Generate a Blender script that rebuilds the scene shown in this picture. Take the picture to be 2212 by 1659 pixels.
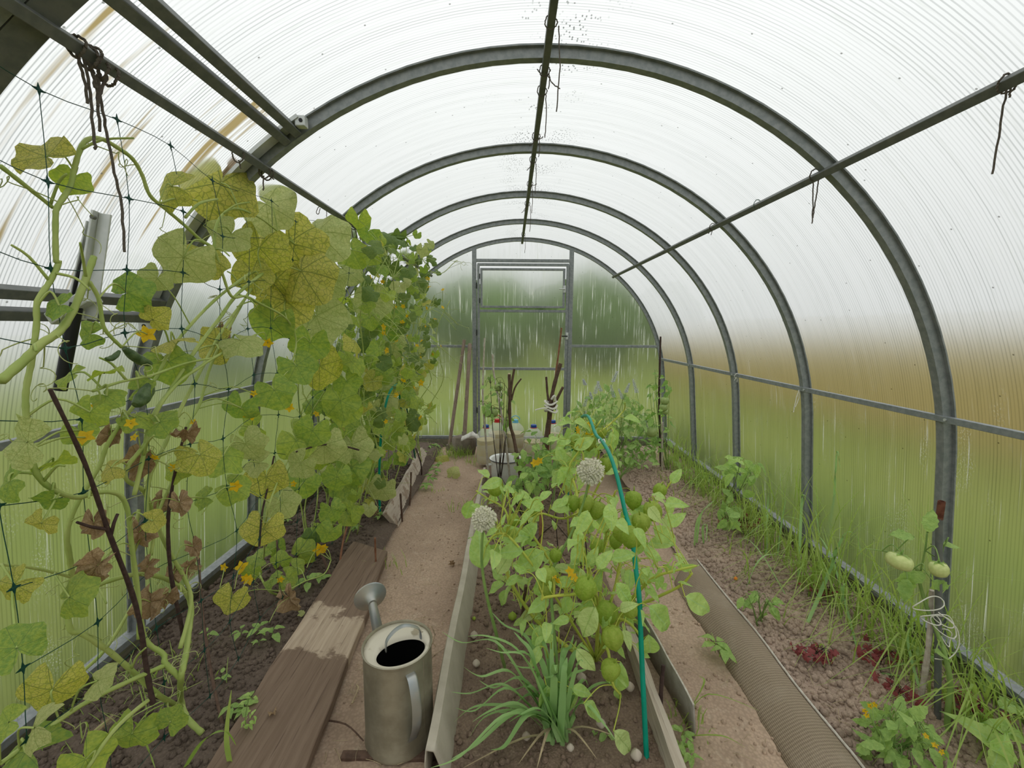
import bpy, math, random
from mathutils import Vector, Matrix, noise
R = random.Random(7)
PI = math.pi
for o in list(bpy.data.objects):
    bpy.data.objects.remove(o)
SC = bpy.context.scene
COL = SC.collection

# ------------------------------------------------------------------ camera
FPX = 925.75
CAM = Vector((-0.109, 0.0, 1.1248))
PITCH, YAW, ROLL = 0.1317, 0.003, 0.0066
FWD = Vector((math.sin(YAW)*math.cos(PITCH), math.cos(YAW)*math.cos(PITCH), -math.sin(PITCH)))
_rt = Vector((math.cos(YAW), -math.sin(YAW), 0))
_up = _rt.cross(FWD)
RT = _rt*math.cos(ROLL)+_up*math.sin(ROLL)
UP = _up*math.cos(ROLL)-_rt*math.sin(ROLL)
cd = bpy.data.cameras.new('camera')
cd.sensor_width = 36.0
cd.lens = FPX/2212*36.0
cd.clip_start = 0.02
cam = bpy.data.objects.new('camera', cd)
COL.objects.link(cam)
cam.matrix_world = Matrix(((RT.x, UP.x, -FWD.x, CAM.x), (RT.y, UP.y, -FWD.y, CAM.y), (RT.z, UP.z, -FWD.z, CAM.z), (0, 0, 0, 1)))
SC.camera = cam
# ------------------------------------------------------------------ sky: even overcast daylight
wd = bpy.data.worlds.new('overcast')
SC.world = wd
wd.use_nodes = True
bg = wd.node_tree.nodes['Background']
bg.inputs[0].default_value = (0.96, 0.985, 0.97, 1)
# an overcast sky is brighter towards the zenith: L = a (1 + b sin(elevation))
_n = wd.node_tree.nodes; _l = wd.node_tree.links
_tc = _n.new('ShaderNodeTexCoord'); _sp = _n.new('ShaderNodeSeparateXYZ'); _l.new(_tc.outputs['Generated'], _sp.inputs[0])
_m0 = _n.new('ShaderNodeMath'); _m0.operation = 'MAXIMUM'; _l.new(_sp.outputs[2], _m0.inputs[0]); _m0.inputs[1].default_value = 0.0
_m1 = _n.new('ShaderNodeMath'); _m1.operation = 'MULTIPLY_ADD'; _l.new(_m0.outputs[0], _m1.inputs[0]); _m1.inputs[1].default_value = 0.50; _m1.inputs[2].default_value = 0.555
_l.new(_m1.outputs[0], bg.inputs[1])
wd.cycles.sampling_method = 'NONE'
SC.view_settings.view_transform = 'Standard'
SC.view_settings.look = 'None'
SC.view_settings.gamma = 1.0
SC.view_settings.use_curve_mapping = False
SC.view_settings.exposure = 0.46
SC.cycles.use_denoising = True
SC.cycles.max_bounces = 7
SC.cycles.diffuse_bounces = 3
SC.cycles.glossy_bounces = 2
SC.cycles.transmission_bounces = 4
SC.cycles.transparent_max_bounces = 12


def ray(px, py):
    return FWD+RT*((px-1106)/FPX)-UP*((py-829.5)/FPX)
def at(px, py, Y):                    # the point at depth Y along the house that shows at this pixel
    r = ray(px, py); return CAM+r*((Y-CAM.y)/r.y)
def gr(px, py, z=0.0):                # on the ground at height z
    r = ray(px, py); return CAM+r*((z-CAM.z)/r.z)
def onx(px, py, X):                   # on a plane along the house
    r = ray(px, py); return CAM+r*((X-CAM.x)/r.x)
def proj(p):
    v = Vector(p)-CAM; z = v.dot(FWD)
    if z < 0.05: return (-9999, -9999)
    return (1106+FPX*v.dot(RT)/z, 829.5-FPX*v.dot(UP)/z)
def inpoly(p, poly):
    x, y = p; c = False; j = len(poly)-1
    for i in range(len(poly)):
        xi, yi = poly[i]; xj, yj = poly[j]
        if (yi > y) != (yj > y) and x < (xj-xi)*(y-yi)/(yj-yi)+xi: c = not c
        j = i
    return c

# ------------------------------------------------------------------ building helpers
class MB:
    def __init__(s): s.v = []; s.f = []; s.uv = None
    def add(s, vs, fs):
        b = len(s.v); s.v += [tuple(v) for v in vs]; s.f += [tuple(i+b for i in f) for f in fs]
    def box(s, a, b, m=None):
        x0, y0, z0 = a; x1, y1, z1 = b
        vs = [Vector(v) for v in ((x0,y0,z0),(x1,y0,z0),(x1,y1,z0),(x0,y1,z0),(x0,y0,z1),(x1,y0,z1),(x1,y1,z1),(x0,y1,z1))]
        if m: vs = [m @ v for v in vs]
        s.add(vs, [(0,3,2,1),(4,5,6,7),(0,1,5,4),(1,2,6,5),(2,3,7,6),(3,0,4,7)])
    def bar(s, p, q, w, h, up=(0,0,1)):          # a rectangular bar from p to q
        p, q = Vector(p), Vector(q); d = (q-p).normalized(); up = Vector(up)
        sx = d.cross(up).normalized(); uz = sx.cross(d)
        vs = []
        for c in (p, q):
            for a, b in ((-1,-1),(1,-1),(1,1),(-1,1)): vs.append(c+sx*(a*w/2)+uz*(b*h/2))
        s.add(vs, [(3,2,1,0),(4,5,6,7),(0,1,5,4),(1,2,6,5),(2,3,7,6),(3,0,4,7)])
    def tube(s, pts, r, n=6, cap=True):
        pts = [Vector(p) for p in pts]; k = len(pts)
        rs = list(r) if isinstance(r, (list, tuple)) else [r]*k
        if len(rs) != k: rs = [rs[0]+(rs[-1]-rs[0])*i/(k-1) for i in range(k)]
        t0 = (pts[1]-pts[0]).normalized()
        a = Vector((0,0,1)) if abs(t0.z) < .9 else Vector((1,0,0))
        nx = t0.cross(a).normalized(); vs = []; fs = []
        for i in range(k):
            t = (pts[min(i+1,k-1)]-pts[max(i-1,0)])
            if t.length < 1e-9: t = t0
            t.normalize(); nx = (nx-t*nx.dot(t))
            if nx.length < 1e-6: nx = t.orthogonal()
            nx.normalize(); ny = t.cross(nx)
            for j in range(n):
                an = 2*PI*j/n; vs.append(pts[i]+(nx*math.cos(an)+ny*math.sin(an))*rs[i])
        for i in range(k-1):
            for j in range(n):
                fs.append((i*n+j, i*n+(j+1)%n, (i+1)*n+(j+1)%n, (i+1)*n+j))
        if cap: fs.append(tuple(range(n-1,-1,-1))); fs.append(tuple((k-1)*n+j for j in range(n)))
        s.add(vs, fs)
    def lathe(s, prof, n=32, m=None, cap0=True, cap1=True):
        vs = []; fs = []; k = len(prof)
        for (rr, z) in prof:
            for j in range(n):
                v = Vector((rr*math.cos(2*PI*j/n), rr*math.sin(2*PI*j/n), z)); vs.append(m @ v if m else v)
        for i in range(k-1):
            for j in range(n): fs.append((i*n+j, i*n+(j+1)%n, (i+1)*n+(j+1)%n, (i+1)*n+j))
        if cap0: fs.append(tuple(range(n-1,-1,-1)))
        if cap1: fs.append(tuple((k-1)*n+j for j in range(n)))
        s.add(vs, fs)
    def grid(s, rows, flip=False):
        w = len(rows[0]); vs = [p for r in rows for p in r]; fs = []
        for i in range(len(rows)-1):
            for j in range(w-1):
                f = (i*w+j, i*w+j+1, (i+1)*w+j+1, (i+1)*w+j)
                fs.append(f[::-1] if flip else f)
        s.add(vs, fs)
    def mesh(s, name, mat, smooth=True):
        me = bpy.data.meshes.new(name); me.from_pydata(s.v, [], s.f)
        if s.uv:
            l = me.uv_layers.new(name='UVMap')
            for i, lp in enumerate(me.loops): l.data[i].uv = s.uv[lp.vertex_index]
        if mat: me.materials.append(mat)
        if smooth: me.shade_smooth()
        me.update(); return me

OFF = {}
def link(o, parent=None, world=None):
    COL.objects.link(o)
    if parent is not None:
        o.parent = parent; po = OFF.get(parent.name, Vector((0,0,0)))
        o.location = (Vector(world) if world is not None else Vector((0,0,0)))-po
        OFF[o.name] = Vector(world) if world is not None else Vector((0,0,0))
    else:
        if world is not None: o.location = world
        OFF[o.name] = Vector(o.location)
    return o
def obj(name, mb, mat, parent=None, smooth=True, bevel=0, sub=0, auto=True, solid=0):
    me = mb if isinstance(mb, bpy.types.Mesh) else mb.mesh(name, mat, smooth)
    o = bpy.data.objects.new(name, me); link(o, parent)
    if solid:
        m = o.modifiers.new('s', 'SOLIDIFY'); m.thickness = solid; m.offset = 0
    if bevel:
        m = o.modifiers.new('b', 'BEVEL'); m.width = bevel; m.segments = 2; m.limit_method = 'ANGLE'
    if sub:
        m = o.modifiers.new('d', 'SUBSURF'); m.levels = sub; m.render_levels = sub
    if smooth and auto and not sub:
        try: me.set_sharp_from_angle(angle=math.radians(40))
        except Exception: pass
    return o
def tag(o, label=None, cat=None, group=None, kind=None):
    if label: o['label'] = label
    if cat: o['category'] = cat
    if group: o['group'] = group
    if kind: o['kind'] = kind
    return o
def thing(name, label, cat, loc, group=None, kind=None):
    o = bpy.data.objects.new(name, None); o.empty_display_size = .05
    link(o, None, Vector(loc)); return tag(o, label, cat, group, kind)
def cr(pts, n=5):                     # a smooth curve through points
    P = [Vector(p) for p in pts]
    if len(P) < 3: return [P[0].lerp(P[-1], i/n) for i in range(n+1)]
    out = []
    for i in range(len(P)-1):
        a, b, c, d = P[max(i-1,0)], P[i], P[i+1], P[min(i+2,len(P)-1)]
        for k in range(n):
            t = k/n
            out.append(.5*((2*b)+(c-a)*t+(2*a-5*b+4*c-d)*t*t+(3*b-a-3*c+d)*t**3))
    out.append(P[-1]); return out
def jit(a): return Vector((R.uniform(-a,a), R.uniform(-a,a), R.uniform(-a,a)))

# ------------------------------------------------------------------ materials
def newmat(name):
    m = bpy.data.materials.new(name); m.use_nodes = True
    nt = m.node_tree; nt.nodes.clear(); out = nt.nodes.new('ShaderNodeOutputMaterial')
    return m, nt, out
class NT:
    def __init__(s, nt): s.nt = nt
    def n(s, t, **k):
        x = s.nt.nodes.new(t)
        for a, b in k.items(): setattr(x, a, b)
        return x
    def l(s, a, b): s.nt.links.new(a, b)
    def val(s, sock, v):
        if hasattr(v, 'is_linked') or isinstance(v, bpy.types.NodeSocket): s.l(v, sock)
        else: sock.default_value = v
    def math(s, op, a, b=0.0, clamp=False):
        x = s.n('ShaderNodeMath', operation=op, use_clamp=clamp); s.val(x.inputs[0], a); s.val(x.inputs[1], b); return x.outputs[0]
    def mix(s, fac, a, b, mode='MIX'):
        x = s.n('ShaderNodeMix', data_type='RGBA', blend_type=mode); s.val(x.inputs[0], fac); s.val(x.inputs[6], a); s.val(x.inputs[7], b); return x.outputs[2]
    def rng(s, v, a, b, c=0., d=1.):
        x = s.n('ShaderNodeMapRange', interpolation_type='SMOOTHSTEP'); s.val(x.inputs[0], v)
        for i, q in enumerate((a,b,c,d)): x.inputs[i+1].default_value = q
        return x.outputs[0]
    def noise(s, vec, scale, detail=3., rough=.6):
        x = s.n('ShaderNodeTexNoise'); s.l(vec, x.inputs['Vector']); x.inputs['Scale'].default_value = scale
        x.inputs['Detail'].default_value = detail; x.inputs['Roughness'].default_value = rough; return x.outputs[0]
    def noise2(s, vec, scale, detail=3., rough=.6):
        x = s.n('ShaderNodeTexNoise', noise_dimensions='2D'); s.l(vec, x.inputs['Vector']); x.inputs['Scale'].default_value = scale
        x.inputs['Detail'].default_value = min(3., detail); x.inputs['Roughness'].default_value = rough; return x.outputs[0]
    def vor2(s, vec, scale):
        x = s.n('ShaderNodeTexVoronoi', voronoi_dimensions='2D'); s.l(vec, x.inputs['Vector']); x.inputs['Scale'].default_value = scale; return x
    def mapping(s, vec, sc):
        x = s.n('ShaderNodeMapping'); s.l(vec, x.inputs[0]); x.inputs['Scale'].default_value = sc; return x.outputs[0]
    def vor(s, vec, scale, feat='F1'):
        x = s.n('ShaderNodeTexVoronoi', feature=feat); s.l(vec, x.inputs['Vector']); x.inputs['Scale'].default_value = scale; return x
def c4(c): return (c[0], c[1], c[2], 1.0)
def srgb(r, g, b):
    f = lambda u: (u/255/12.92) if u/255 < .04045 else ((u/255+.055)/1.055)**2.4
    return (f(r), f(g), f(b))

def mat_plain(name, a, b=None, scale=20., rough=.7, metal=0., bump=0., stretch=(1,1,1), detail=4., spec=.3, lo=.35, hi=.65):
    m, nt, out = newmat(name); N = NT(nt)
    p = N.n('ShaderNodeBsdfPrincipled'); N.l(p.outputs[0], out.inputs[0])
    p.inputs['Roughness'].default_value = rough; p.inputs['Metallic'].default_value = metal
    p.inputs['Specular IOR Level'].default_value = spec
    tc = N.n('ShaderNodeTexCoord'); vec = N.mapping(tc.outputs['Object'], stretch)
    ns = N.noise(vec, scale, detail)
    if b: N.l(N.mix(N.rng(ns, lo, hi), c4(a), c4(b)), p.inputs['Base Color'])
    else: p.inputs['Base Color'].default_value = c4(a)
    if bump:
        bp = N.n('ShaderNodeBump'); bp.inputs['Strength'].default_value = bump; bp.inputs['Distance'].default_value = .004
        N.l(ns, bp.inputs['Height']); N.l(bp.outputs[0], p.inputs['Normal'])
    return m
def mat_leaf(name, a, b, vein=None, veinw=1.0, trans=.42, net=0., spots=None, rough=.55, palmate=True, mott=6.):
    """a and b are the two leaf colours between which each leaf and each patch of a leaf falls."""
    m, nt, out = newmat(name); N = NT(nt)
    tc = N.n('ShaderNodeTexCoord'); oi = N.n('ShaderNodeObjectInfo')
    off = N.n('ShaderNodeVectorMath', operation='ADD'); N.l(tc.outputs['Object'], off.inputs[0])
    cmb = N.n('ShaderNodeCombineXYZ'); rr = N.math('MULTIPLY', oi.outputs['Random'], 37.)
    N.l(rr, cmb.inputs[0]); N.l(rr, cmb.inputs[2]); N.l(cmb.outputs[0], off.inputs[1])
    ns = N.noise(off.outputs[0], mott, 3.)
    fac = N.math('ADD', N.math('MULTIPLY', N.rng(ns, .35, .65), .5), N.math('MULTIPLY', oi.outputs['Random'], .5), clamp=True)
    col = N.mix(fac, c4(a), c4(b))
    if spots: col = N.mix(N.rng(N.noise(off.outputs[0], mott*2.3, 4.), .6, .7, 0., .8), col, c4(spots))
    if vein:
        sp = N.n('ShaderNodeSeparateXYZ'); N.l(tc.outputs['Object'], sp.inputs[0])
        if palmate:
            th = N.math('ARCTAN2', sp.outputs[0], sp.outputs[1])
            rad = N.math('SQRT', N.math('ADD', N.math('MULTIPLY', sp.outputs[0], sp.outputs[0]), N.math('MULTIPLY', sp.outputs[1], sp.outputs[1])))
            d = N.math('MULTIPLY', N.math('ABSOLUTE', N.math('SINE', N.math('MULTIPLY', th, 3.5))), rad)
            v1 = N.rng(d, .03*veinw, .09*veinw, 1., 0.)
        else:
            ax = N.math('ABSOLUTE', sp.outputs[0])
            d = N.math('SUBTRACT', sp.outputs[1], N.math('MULTIPLY', ax, .9))
            w = N.math('ABSOLUTE', N.math('SINE', N.math('MULTIPLY', d, 22.)))
            v1 = N.math('MAXIMUM', N.rng(ax, .008, .022, 1., 0.), N.math('MULTIPLY', N.rng(w, .08, .25, 1., 0.), .55))
        if net:
            vo = N.vor(off.outputs[0], 7., 'DISTANCE_TO_EDGE')
            v1 = N.math('MAXIMUM', v1, N.math('MULTIPLY', N.rng(vo.outputs['Distance'], .02, .09, 1., 0.), net))
        col = N.mix(N.math('MULTIPLY', v1, .75), col, c4(vein))
    p = N.n('ShaderNodeBsdfPrincipled'); p.inputs['Roughness'].default_value = rough; p.inputs['Specular IOR Level'].default_value = .35
    N.l(col, p.inputs['Base Color'])
    bp = N.n('ShaderNodeBump'); bp.inputs['Strength'].default_value = .35; bp.inputs['Distance'].default_value = .02
    N.l(N.noise(off.outputs[0], mott*1.5, 2.), bp.inputs['Height']); N.l(bp.outputs[0], p.inputs['Normal'])
    t = N.n('ShaderNodeBsdfTranslucent')
    hs = N.n('ShaderNodeHueSaturation'); hs.inputs['Saturation'].default_value = 1.12; hs.inputs['Value'].default_value = 1.25
    N.l(col, hs.inputs['Color']); N.l(hs.outputs[0], t.inputs[0])
    mx = N.n('ShaderNodeMixShader'); mx.inputs[0].default_value = trans
    N.l(p.outputs[0], mx.inputs[1]); N.l(t.outputs[0], mx.inputs[2]); N.l(mx.outputs[0], out.inputs[0])
    return m
def mat_poly(name, scatter=.06, clear=.06, dirt=0., drops=0., streak=.5, tint=(.97,.975,.97), rib=.16, rough=.62, pitch=.0105, foot=(2.05,2.75), mth=.63):
    """Twin-wall polycarbonate: flutes, condensation, runs and algae stains; UV is in metres (across the flutes, along them)."""
    m, nt, out = newmat(name); N = NT(nt)
    tc = N.n('ShaderNodeTexCoord'); uv = tc.outputs['UV']; sp = N.n('ShaderNodeSeparateXYZ'); N.l(uv, sp.inputs[0])
    s = N.math('SINE', N.math('MULTIPLY', sp.outputs[0], 2*PI/pitch))
    ribm = N.rng(s, .2, .95)
    band = N.noise2(N.mapping(uv, (26, .5, 1)), 1., 3.)
    ribs = N.math('MULTIPLY', ribm, N.math('ADD', rib*.5, N.math('MULTIPLY', N.rng(band, .35, .7), rib)))
    col = N.mix(ribs, c4(tint), c4((.30,.32,.31)))
    fine = N.noise2(N.mapping(uv, (90, 5, 1)), 1., 4., .7)
    col = N.mix(N.rng(fine, .56, .72, 0., .22), col, c4((.62,.64,.58)))
    if dirt:
        dm = N.noise2(N.mapping(uv, (16, .7, 1)), 1., 5., .72)
        col = N.mix(N.math('MULTIPLY', N.rng(dm, .58, .70), dirt), col, c4((.40,.31,.14)))
    if drops:
        vo = N.vor2(N.mapping(uv, (42, 75, 1)), 1.)
        big = N.noise2(N.mapping(uv, (5, 5, 1)), 1., 2.)
        dd = N.math('MULTIPLY', N.rng(vo.outputs['Distance'], .10, .24, 1., 0.), N.rng(big, .50, .64))
        ridge = N.rng(N.math('ABSOLUTE', sp.outputs[1]), .03, .26, 1., .02)
        col = N.mix(N.math('MULTIPLY', N.math('MULTIPLY', dd, ridge), drops), col, c4((.16,.17,.16)))
    sps = N.vor2(N.mapping(uv, (5, 5, 1)), 1.)
    col = N.mix(N.rng(sps.outputs['Distance'], .008, .018, .75, 0.), col, c4((.13,.13,.11)))
    mist = N.noise2(N.mapping(uv, (70, 1.6, 1)), 1., 5., .75)
    mist2 = N.noise2(N.mapping(uv, (9, 3, 1)), 1., 3., .6)
    sc_ = N.math('ADD', scatter, N.math('MULTIPLY', N.math('MULTIPLY', N.rng(mist, mth, mth+.14), N.rng(mist2, .38, .6)), streak), clamp=True)
    dr = N.vor2(N.mapping(uv, (150, 85, 1)), 1.)
    sc_ = N.math('ADD', sc_, N.math('MULTIPLY', N.math('MULTIPLY', N.rng(dr.outputs['Distance'], .12, .3, 1., 0.), N.rng(mist2, .5, .75)), streak*.6), clamp=True)
    run = N.noise2(N.mapping(uv, (62, .9, 1)), 1., 4., .8); fm = N.rng(N.math('ABSOLUTE', sp.outputs[1]), foot[0], foot[1])
    sc_ = N.math('ADD', sc_, N.math('MULTIPLY', N.math('MULTIPLY', N.rng(run, .64, .72), fm), .6), clamp=True)
    rf = N.n('ShaderNodeBsdfRefraction'); rf.inputs['Roughness'].default_value = rough; rf.inputs['IOR'].default_value = 1.14
    N.l(col, rf.inputs['Color'])
    tl = N.n('ShaderNodeBsdfTranslucent'); N.l(col, tl.inputs[0])
    tr = N.n('ShaderNodeBsdfTransparent'); N.l(col, tr.inputs[0])
    m1 = N.n('ShaderNodeMixShader'); m1.inputs[0].default_value = clear; N.l(rf.outputs[0], m1.inputs[1]); N.l(tr.outputs[0], m1.inputs[2])
    m2 = N.n('ShaderNodeMixShader'); N.l(sc_, m2.inputs[0]); N.l(m1.outputs[0], m2.inputs[1]); N.l(tl.outputs[0], m2.inputs[2])
    gl = N.n('ShaderNodeBsdfGlossy'); gl.inputs['Roughness'].default_value = .25
    lw = N.n('ShaderNodeFresnel'); lw.inputs[0].default_value = 1.3
    m3 = N.n('ShaderNodeMixShader'); N.l(N.math('MULTIPLY', lw.outputs[0], .35), m3.inputs[0])
    N.l(m2.outputs[0], m3.inputs[1]); N.l(gl.outputs[0], m3.inputs[2]); N.l(m3.outputs[0], out.inputs[0])
    return m
def mat_soil(name, a, b, c, scale=14., bump=.8):
    m, nt, out = newmat(name); N = NT(nt)
    tc = N.n('ShaderNodeTexCoord'); v = tc.outputs['Object']
    n1 = N.noise(v, scale*.25, 4.); n2 = N.noise(v, scale*2, 6., .7); vo = N.vor(v, scale*9)
    col = N.mix(N.rng(n1, .35, .65), c4(a), c4(b))
    col = N.mix(N.rng(n2, .5, .75, 0., .7), col, c4(c))
    col = N.mix(N.rng(vo.outputs['Distance'], .3, .7, 0., .35), col, c4((a[0]*.45, a[1]*.45, a[2]*.45)))
    p = N.n('ShaderNodeBsdfPrincipled'); p.inputs['Roughness'].default_value = .95; p.inputs['Specular IOR Level'].default_value = .15
    N.l(col, p.inputs['Base Color'])
    bp = N.n('ShaderNodeBump'); bp.inputs['Strength'].default_value = bump; bp.inputs['Distance'].default_value = .006
    N.l(N.math('ADD', n2, N.math('MULTIPLY', vo.outputs['Distance'], -.5)), bp.inputs['Height']); N.l(bp.outputs[0], p.inputs['Normal'])
    N.l(p.outputs[0], out.inputs[0]); return m
def mat_wood(name, a, b, dark, wet=None, axis=1, scale=6., wetscale=2.2, wl=.48, wh=.53, dry=None):
    m, nt, out = newmat(name); N = NT(nt)
    tc = N.n('ShaderNodeTexCoord'); st = [55,55,55]; st[axis] = 2.2
    g = N.noise(N.mapping(tc.outputs['Object'], tuple(st)), 1., 5., .65)
    st2 = [170,170,170]; st2[axis] = 4
    g2 = N.noise(N.mapping(tc.outputs['Object'], tuple(st2)), 1., 3., .6)
    col = N.mix(N.rng(g, .35, .65), c4(a), c4(b)); col = N.mix(N.rng(g2, .55, .7, 0., .75), col, c4(dark))
    if wet:
        wn = N.noise(tc.outputs['Object'], wetscale, 6., .65)
        if dry:
            sp = N.n('ShaderNodeSeparateXYZ'); N.l(tc.outputs['Object'], sp.inputs[0])
            wn = N.math('ADD', N.math('ABSOLUTE', N.math('SUBTRACT', sp.outputs[1], dry)), N.math('MULTIPLY', N.math('SUBTRACT', wn, .5), .5))
        col = N.mix(N.rng(wn, wl, wh), col, N.mix(.85, col, c4(wet), 'MULTIPLY'))
    p = N.n('ShaderNodeBsdfPrincipled'); p.inputs['Roughness'].default_value = .8; p.inputs['Specular IOR Level'].default_value = .25
    N.l(col, p.inputs['Base Color'])
    bp = N.n('ShaderNodeBump'); bp.inputs['Strength'].default_value = .5; bp.inputs['Distance'].default_value = .003
    N.l(g2, bp.inputs['Height']); N.l(bp.outputs[0], p.inputs['Normal']); N.l(p.outputs[0], out.inputs[0]); return m
def mat_weave(name, a, b, su=1150., sv=620.):
    m, nt, out = newmat(name); N = NT(nt)
    tc = N.n('ShaderNodeTexCoord'); sp = N.n('ShaderNodeSeparateXYZ'); N.l(tc.outputs['UV'], sp.inputs[0])
    w1 = N.math('SINE', N.math('MULTIPLY', sp.outputs[0], su)); w2 = N.math('SINE', N.math('MULTIPLY', sp.outputs[1], sv))
    w = N.math('MULTIPLY', N.math('ADD', w1, N.math('MULTIPLY', w2, 1.2)), .5)
    n = N.noise(tc.outputs['Object'], 7., 4.)
    col = N.mix(N.rng(w, -.6, .7), c4(a), c4(b)); col = N.mix(N.rng(n, .45, .7, 0., .45), col, c4((.36,.295,.22)))
    p = N.n('ShaderNodeBsdfPrincipled'); p.inputs['Roughness'].default_value = .8; p.inputs['Specular IOR Level'].default_value = .2
    N.l(col, p.inputs['Base Color']); bp = N.n('ShaderNodeBump'); bp.inputs['Strength'].default_value = .5; bp.inputs['Distance'].default_value = .002
    N.l(w, bp.inputs['Height']); N.l(bp.outputs[0], p.inputs['Normal']); N.l(p.outputs[0], out.inputs[0]); return m
def mat_bottle(name):
    m, nt, out = newmat(name); N = NT(nt)
    p = N.n('ShaderNodeBsdfPrincipled'); p.inputs['Base Color'].default_value = (.85,.87,.85,1); p.inputs['Roughness'].default_value = .2
    t = N.n('ShaderNodeBsdfTransparent'); mx = N.n('ShaderNodeMixShader'); mx.inputs[0].default_value = .72
    N.l(p.outputs[0], mx.inputs[1]); N.l(t.outputs[0], mx.inputs[2]); N.l(mx.outputs[0], out.inputs[0]); return m

M = {}
M['poly'] = mat_poly('polycarbonate', drops=1.0, rib=.30, tint=(.90,.905,.90))
M['poly_dirty'] = mat_poly('polycarbonate_algae', dirt=1.0, drops=.3, streak=.8, rib=.5, pitch=.0085)
M['poly_wall'] = mat_poly('polycarbonate_end', scatter=.09, streak=.8, rib=.10, foot=(.55,1.2), mth=.565)
M['steel'] = mat_plain('galvanised_steel', (0.216,0.234,0.238), (0.288,0.302,0.306), 60, .48, .35, .1, (0.720,0.720,0.720), 5)
M['steel_dark'] = mat_plain('galvanised_dull', (0.130,0.140,0.135), (0.170,0.175,0.165), 40, .6, .2, .1)
M['alu'] = mat_plain('aluminium', (.55,.57,.56), (.62,.63,.62), 30, .4, .4)
M['black'] = mat_plain('black_plastic', (.012,.012,.013), None, 10, .45)
M['rust'] = mat_plain('rust', (.09,.028,.015), (.16,.06,.035), 60, .9, 0, .3)
M['can'] = mat_plain('zinc_can', (0.259,0.235,0.169), (0.384,0.355,0.265), 9, .42, .55, .12, (1,1,1), 6)
M['can_lid'] = mat_plain('zinc_lid', (.62,.57,.46), (.36,.31,.22), 14, .6, .15, .1, (1,1,1), 5, .3, .58, .66)
M['can_shine'] = mat_plain('zinc_shiny', (0.357,0.383,0.391), (0.442,0.425,0.374), 16, .38, .6, .05)
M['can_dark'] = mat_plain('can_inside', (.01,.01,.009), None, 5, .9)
M['path'] = mat_soil('trodden_clay', (0.487,0.355,0.255), (0.395,0.284,0.204), (0.570,0.451,0.336), 12., .5)
M['soil'] = mat_soil('dark_soil', (0.152,0.114,0.088), (0.112,0.083,0.065), (0.244,0.188,0.143), 16.)
M['soil_c'] = mat_soil('brown_soil', (0.240,0.169,0.120), (0.182,0.129,0.094), (0.365,0.269,0.195), 16.)
M['soil_r'] = mat_soil('loam', (0.498,0.369,0.284), (0.369,0.275,0.212), (0.690,0.530,0.403), 16.)
M['lawn'] = mat_plain('lawn', (.165,.225,.032), (.215,.245,.048), .45, .95, 0, .0, (1,1,1), 5, .1)
M['plank'] = mat_wood('plank_wet', (0.375,0.288,0.206), (0.475,0.375,0.275), (0.150,0.106,0.075), (.34,.28,.26), 1, wetscale=7., wl=.10, wh=.14, dry=1.50)
M['plank2'] = mat_wood('plank_grey', (0.432,0.360,0.288), (0.528,0.456,0.372), (0.264,0.204,0.156), (0.600,0.516,0.456), 1, wetscale=9., wl=.55, wh=.58)
M['plank3'] = mat_wood('plank_pale', (.42,.35,.27), (.50,.43,.34), (.28,.22,.17), None, 1)
M['beam'] = mat_wood('base_beam', (.16,.15,.10), (.24,.22,.15), (.08,.07,.05), None, 1)
M['fence'] = mat_wood('fence_wood', (0.495,0.360,0.108), (0.570,0.428,0.140), (0.360,0.260,0.089), None, 2)
M['handle'] = mat_wood('tool_handle', (.22,.16,.12), (.30,.23,.18), (.14,.10,.08), None, 2)
M['lino'] = mat_plain('linoleum', (.47,.42,.335), (.38,.335,.26), 8, .7, 0, .15, (1,1,1), 5)
M['weave'] = mat_weave('woven_lino', (0.228,0.174,0.120), (0.336,0.264,0.186))
M['cut'] = mat_plain('frayed_edge', (.62,.57,.50), (.5,.45,.38), 60, .8)
M['slate'] = mat_plain('fibre_sheet', (.26,.235,.19), (.34,.31,.26), 20, .8, 0, .2)
M['stick'] = mat_plain('bark_stick', (.085,.05,.035), (.13,.08,.055), 60, .85, 0, .4)
M['stick_dark'] = mat_plain('dark_stick', (.045,.026,.022), (.07,.042,.034), 80, .85, 0, .4)
M['stick_pale'] = mat_plain('pale_stick', (.55,.50,.43), (.40,.33,.27), 40, .8, 0, .3)
M['stick_red'] = mat_plain('red_stick', (.20,.085,.045), (.27,.13,.075), 40, .8, 0, .3)
M['cutwood'] = mat_plain('cut_wood', (.62,.5,.34), None, 20, .8)
M['teal'] = mat_plain('teal_plastic', (.0,.24,.155), (.0,.29,.19), 20, .35, 0, 0)
M['green_pl'] = mat_plain('green_plastic', (.004,.07,.035), None, 20, .45)
M['net'] = mat_plain('net_plastic', (.006,.055,.04), None, 20, .45)
M['twine'] = mat_plain('twine', (.085,.07,.06), (.13,.11,.09), 200, .95)
M['string'] = mat_plain('white_string', (.72,.70,.62), None, 20, .8)
M['stem'] = mat_plain('vine_stem', (0.312,0.403,0.098), (0.403,0.468,0.143), 12, .55, 0, .15)
M['stem_y'] = mat_plain('physalis_stem', (0.504,0.528,0.084), (0.408,0.480,0.072), 12, .5, 0, .1)
M['stem_g'] = mat_plain('green_stem', (0.168,0.280,0.070), (0.238,0.350,0.098), 12, .55)
M['stem_d'] = mat_plain('dry_stem', (.035,.022,.02), (.06,.04,.03), 40, .8)
M['tendril'] = mat_plain('tendril', (.42,.45,.19), (.36,.42,.13), 12, .5)
M['leaf_g'] = mat_leaf('cucumber_leaf_green', (0.196,0.326,0.069), (0.453,0.530,0.099), (0.138,0.224,0.063), .6, .45)
M['leaf_gd'] = mat_leaf('cucumber_leaf_dark', (.11,.185,.045), (.20,.27,.065), (.16,.24,.07), .5, .35)
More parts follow.
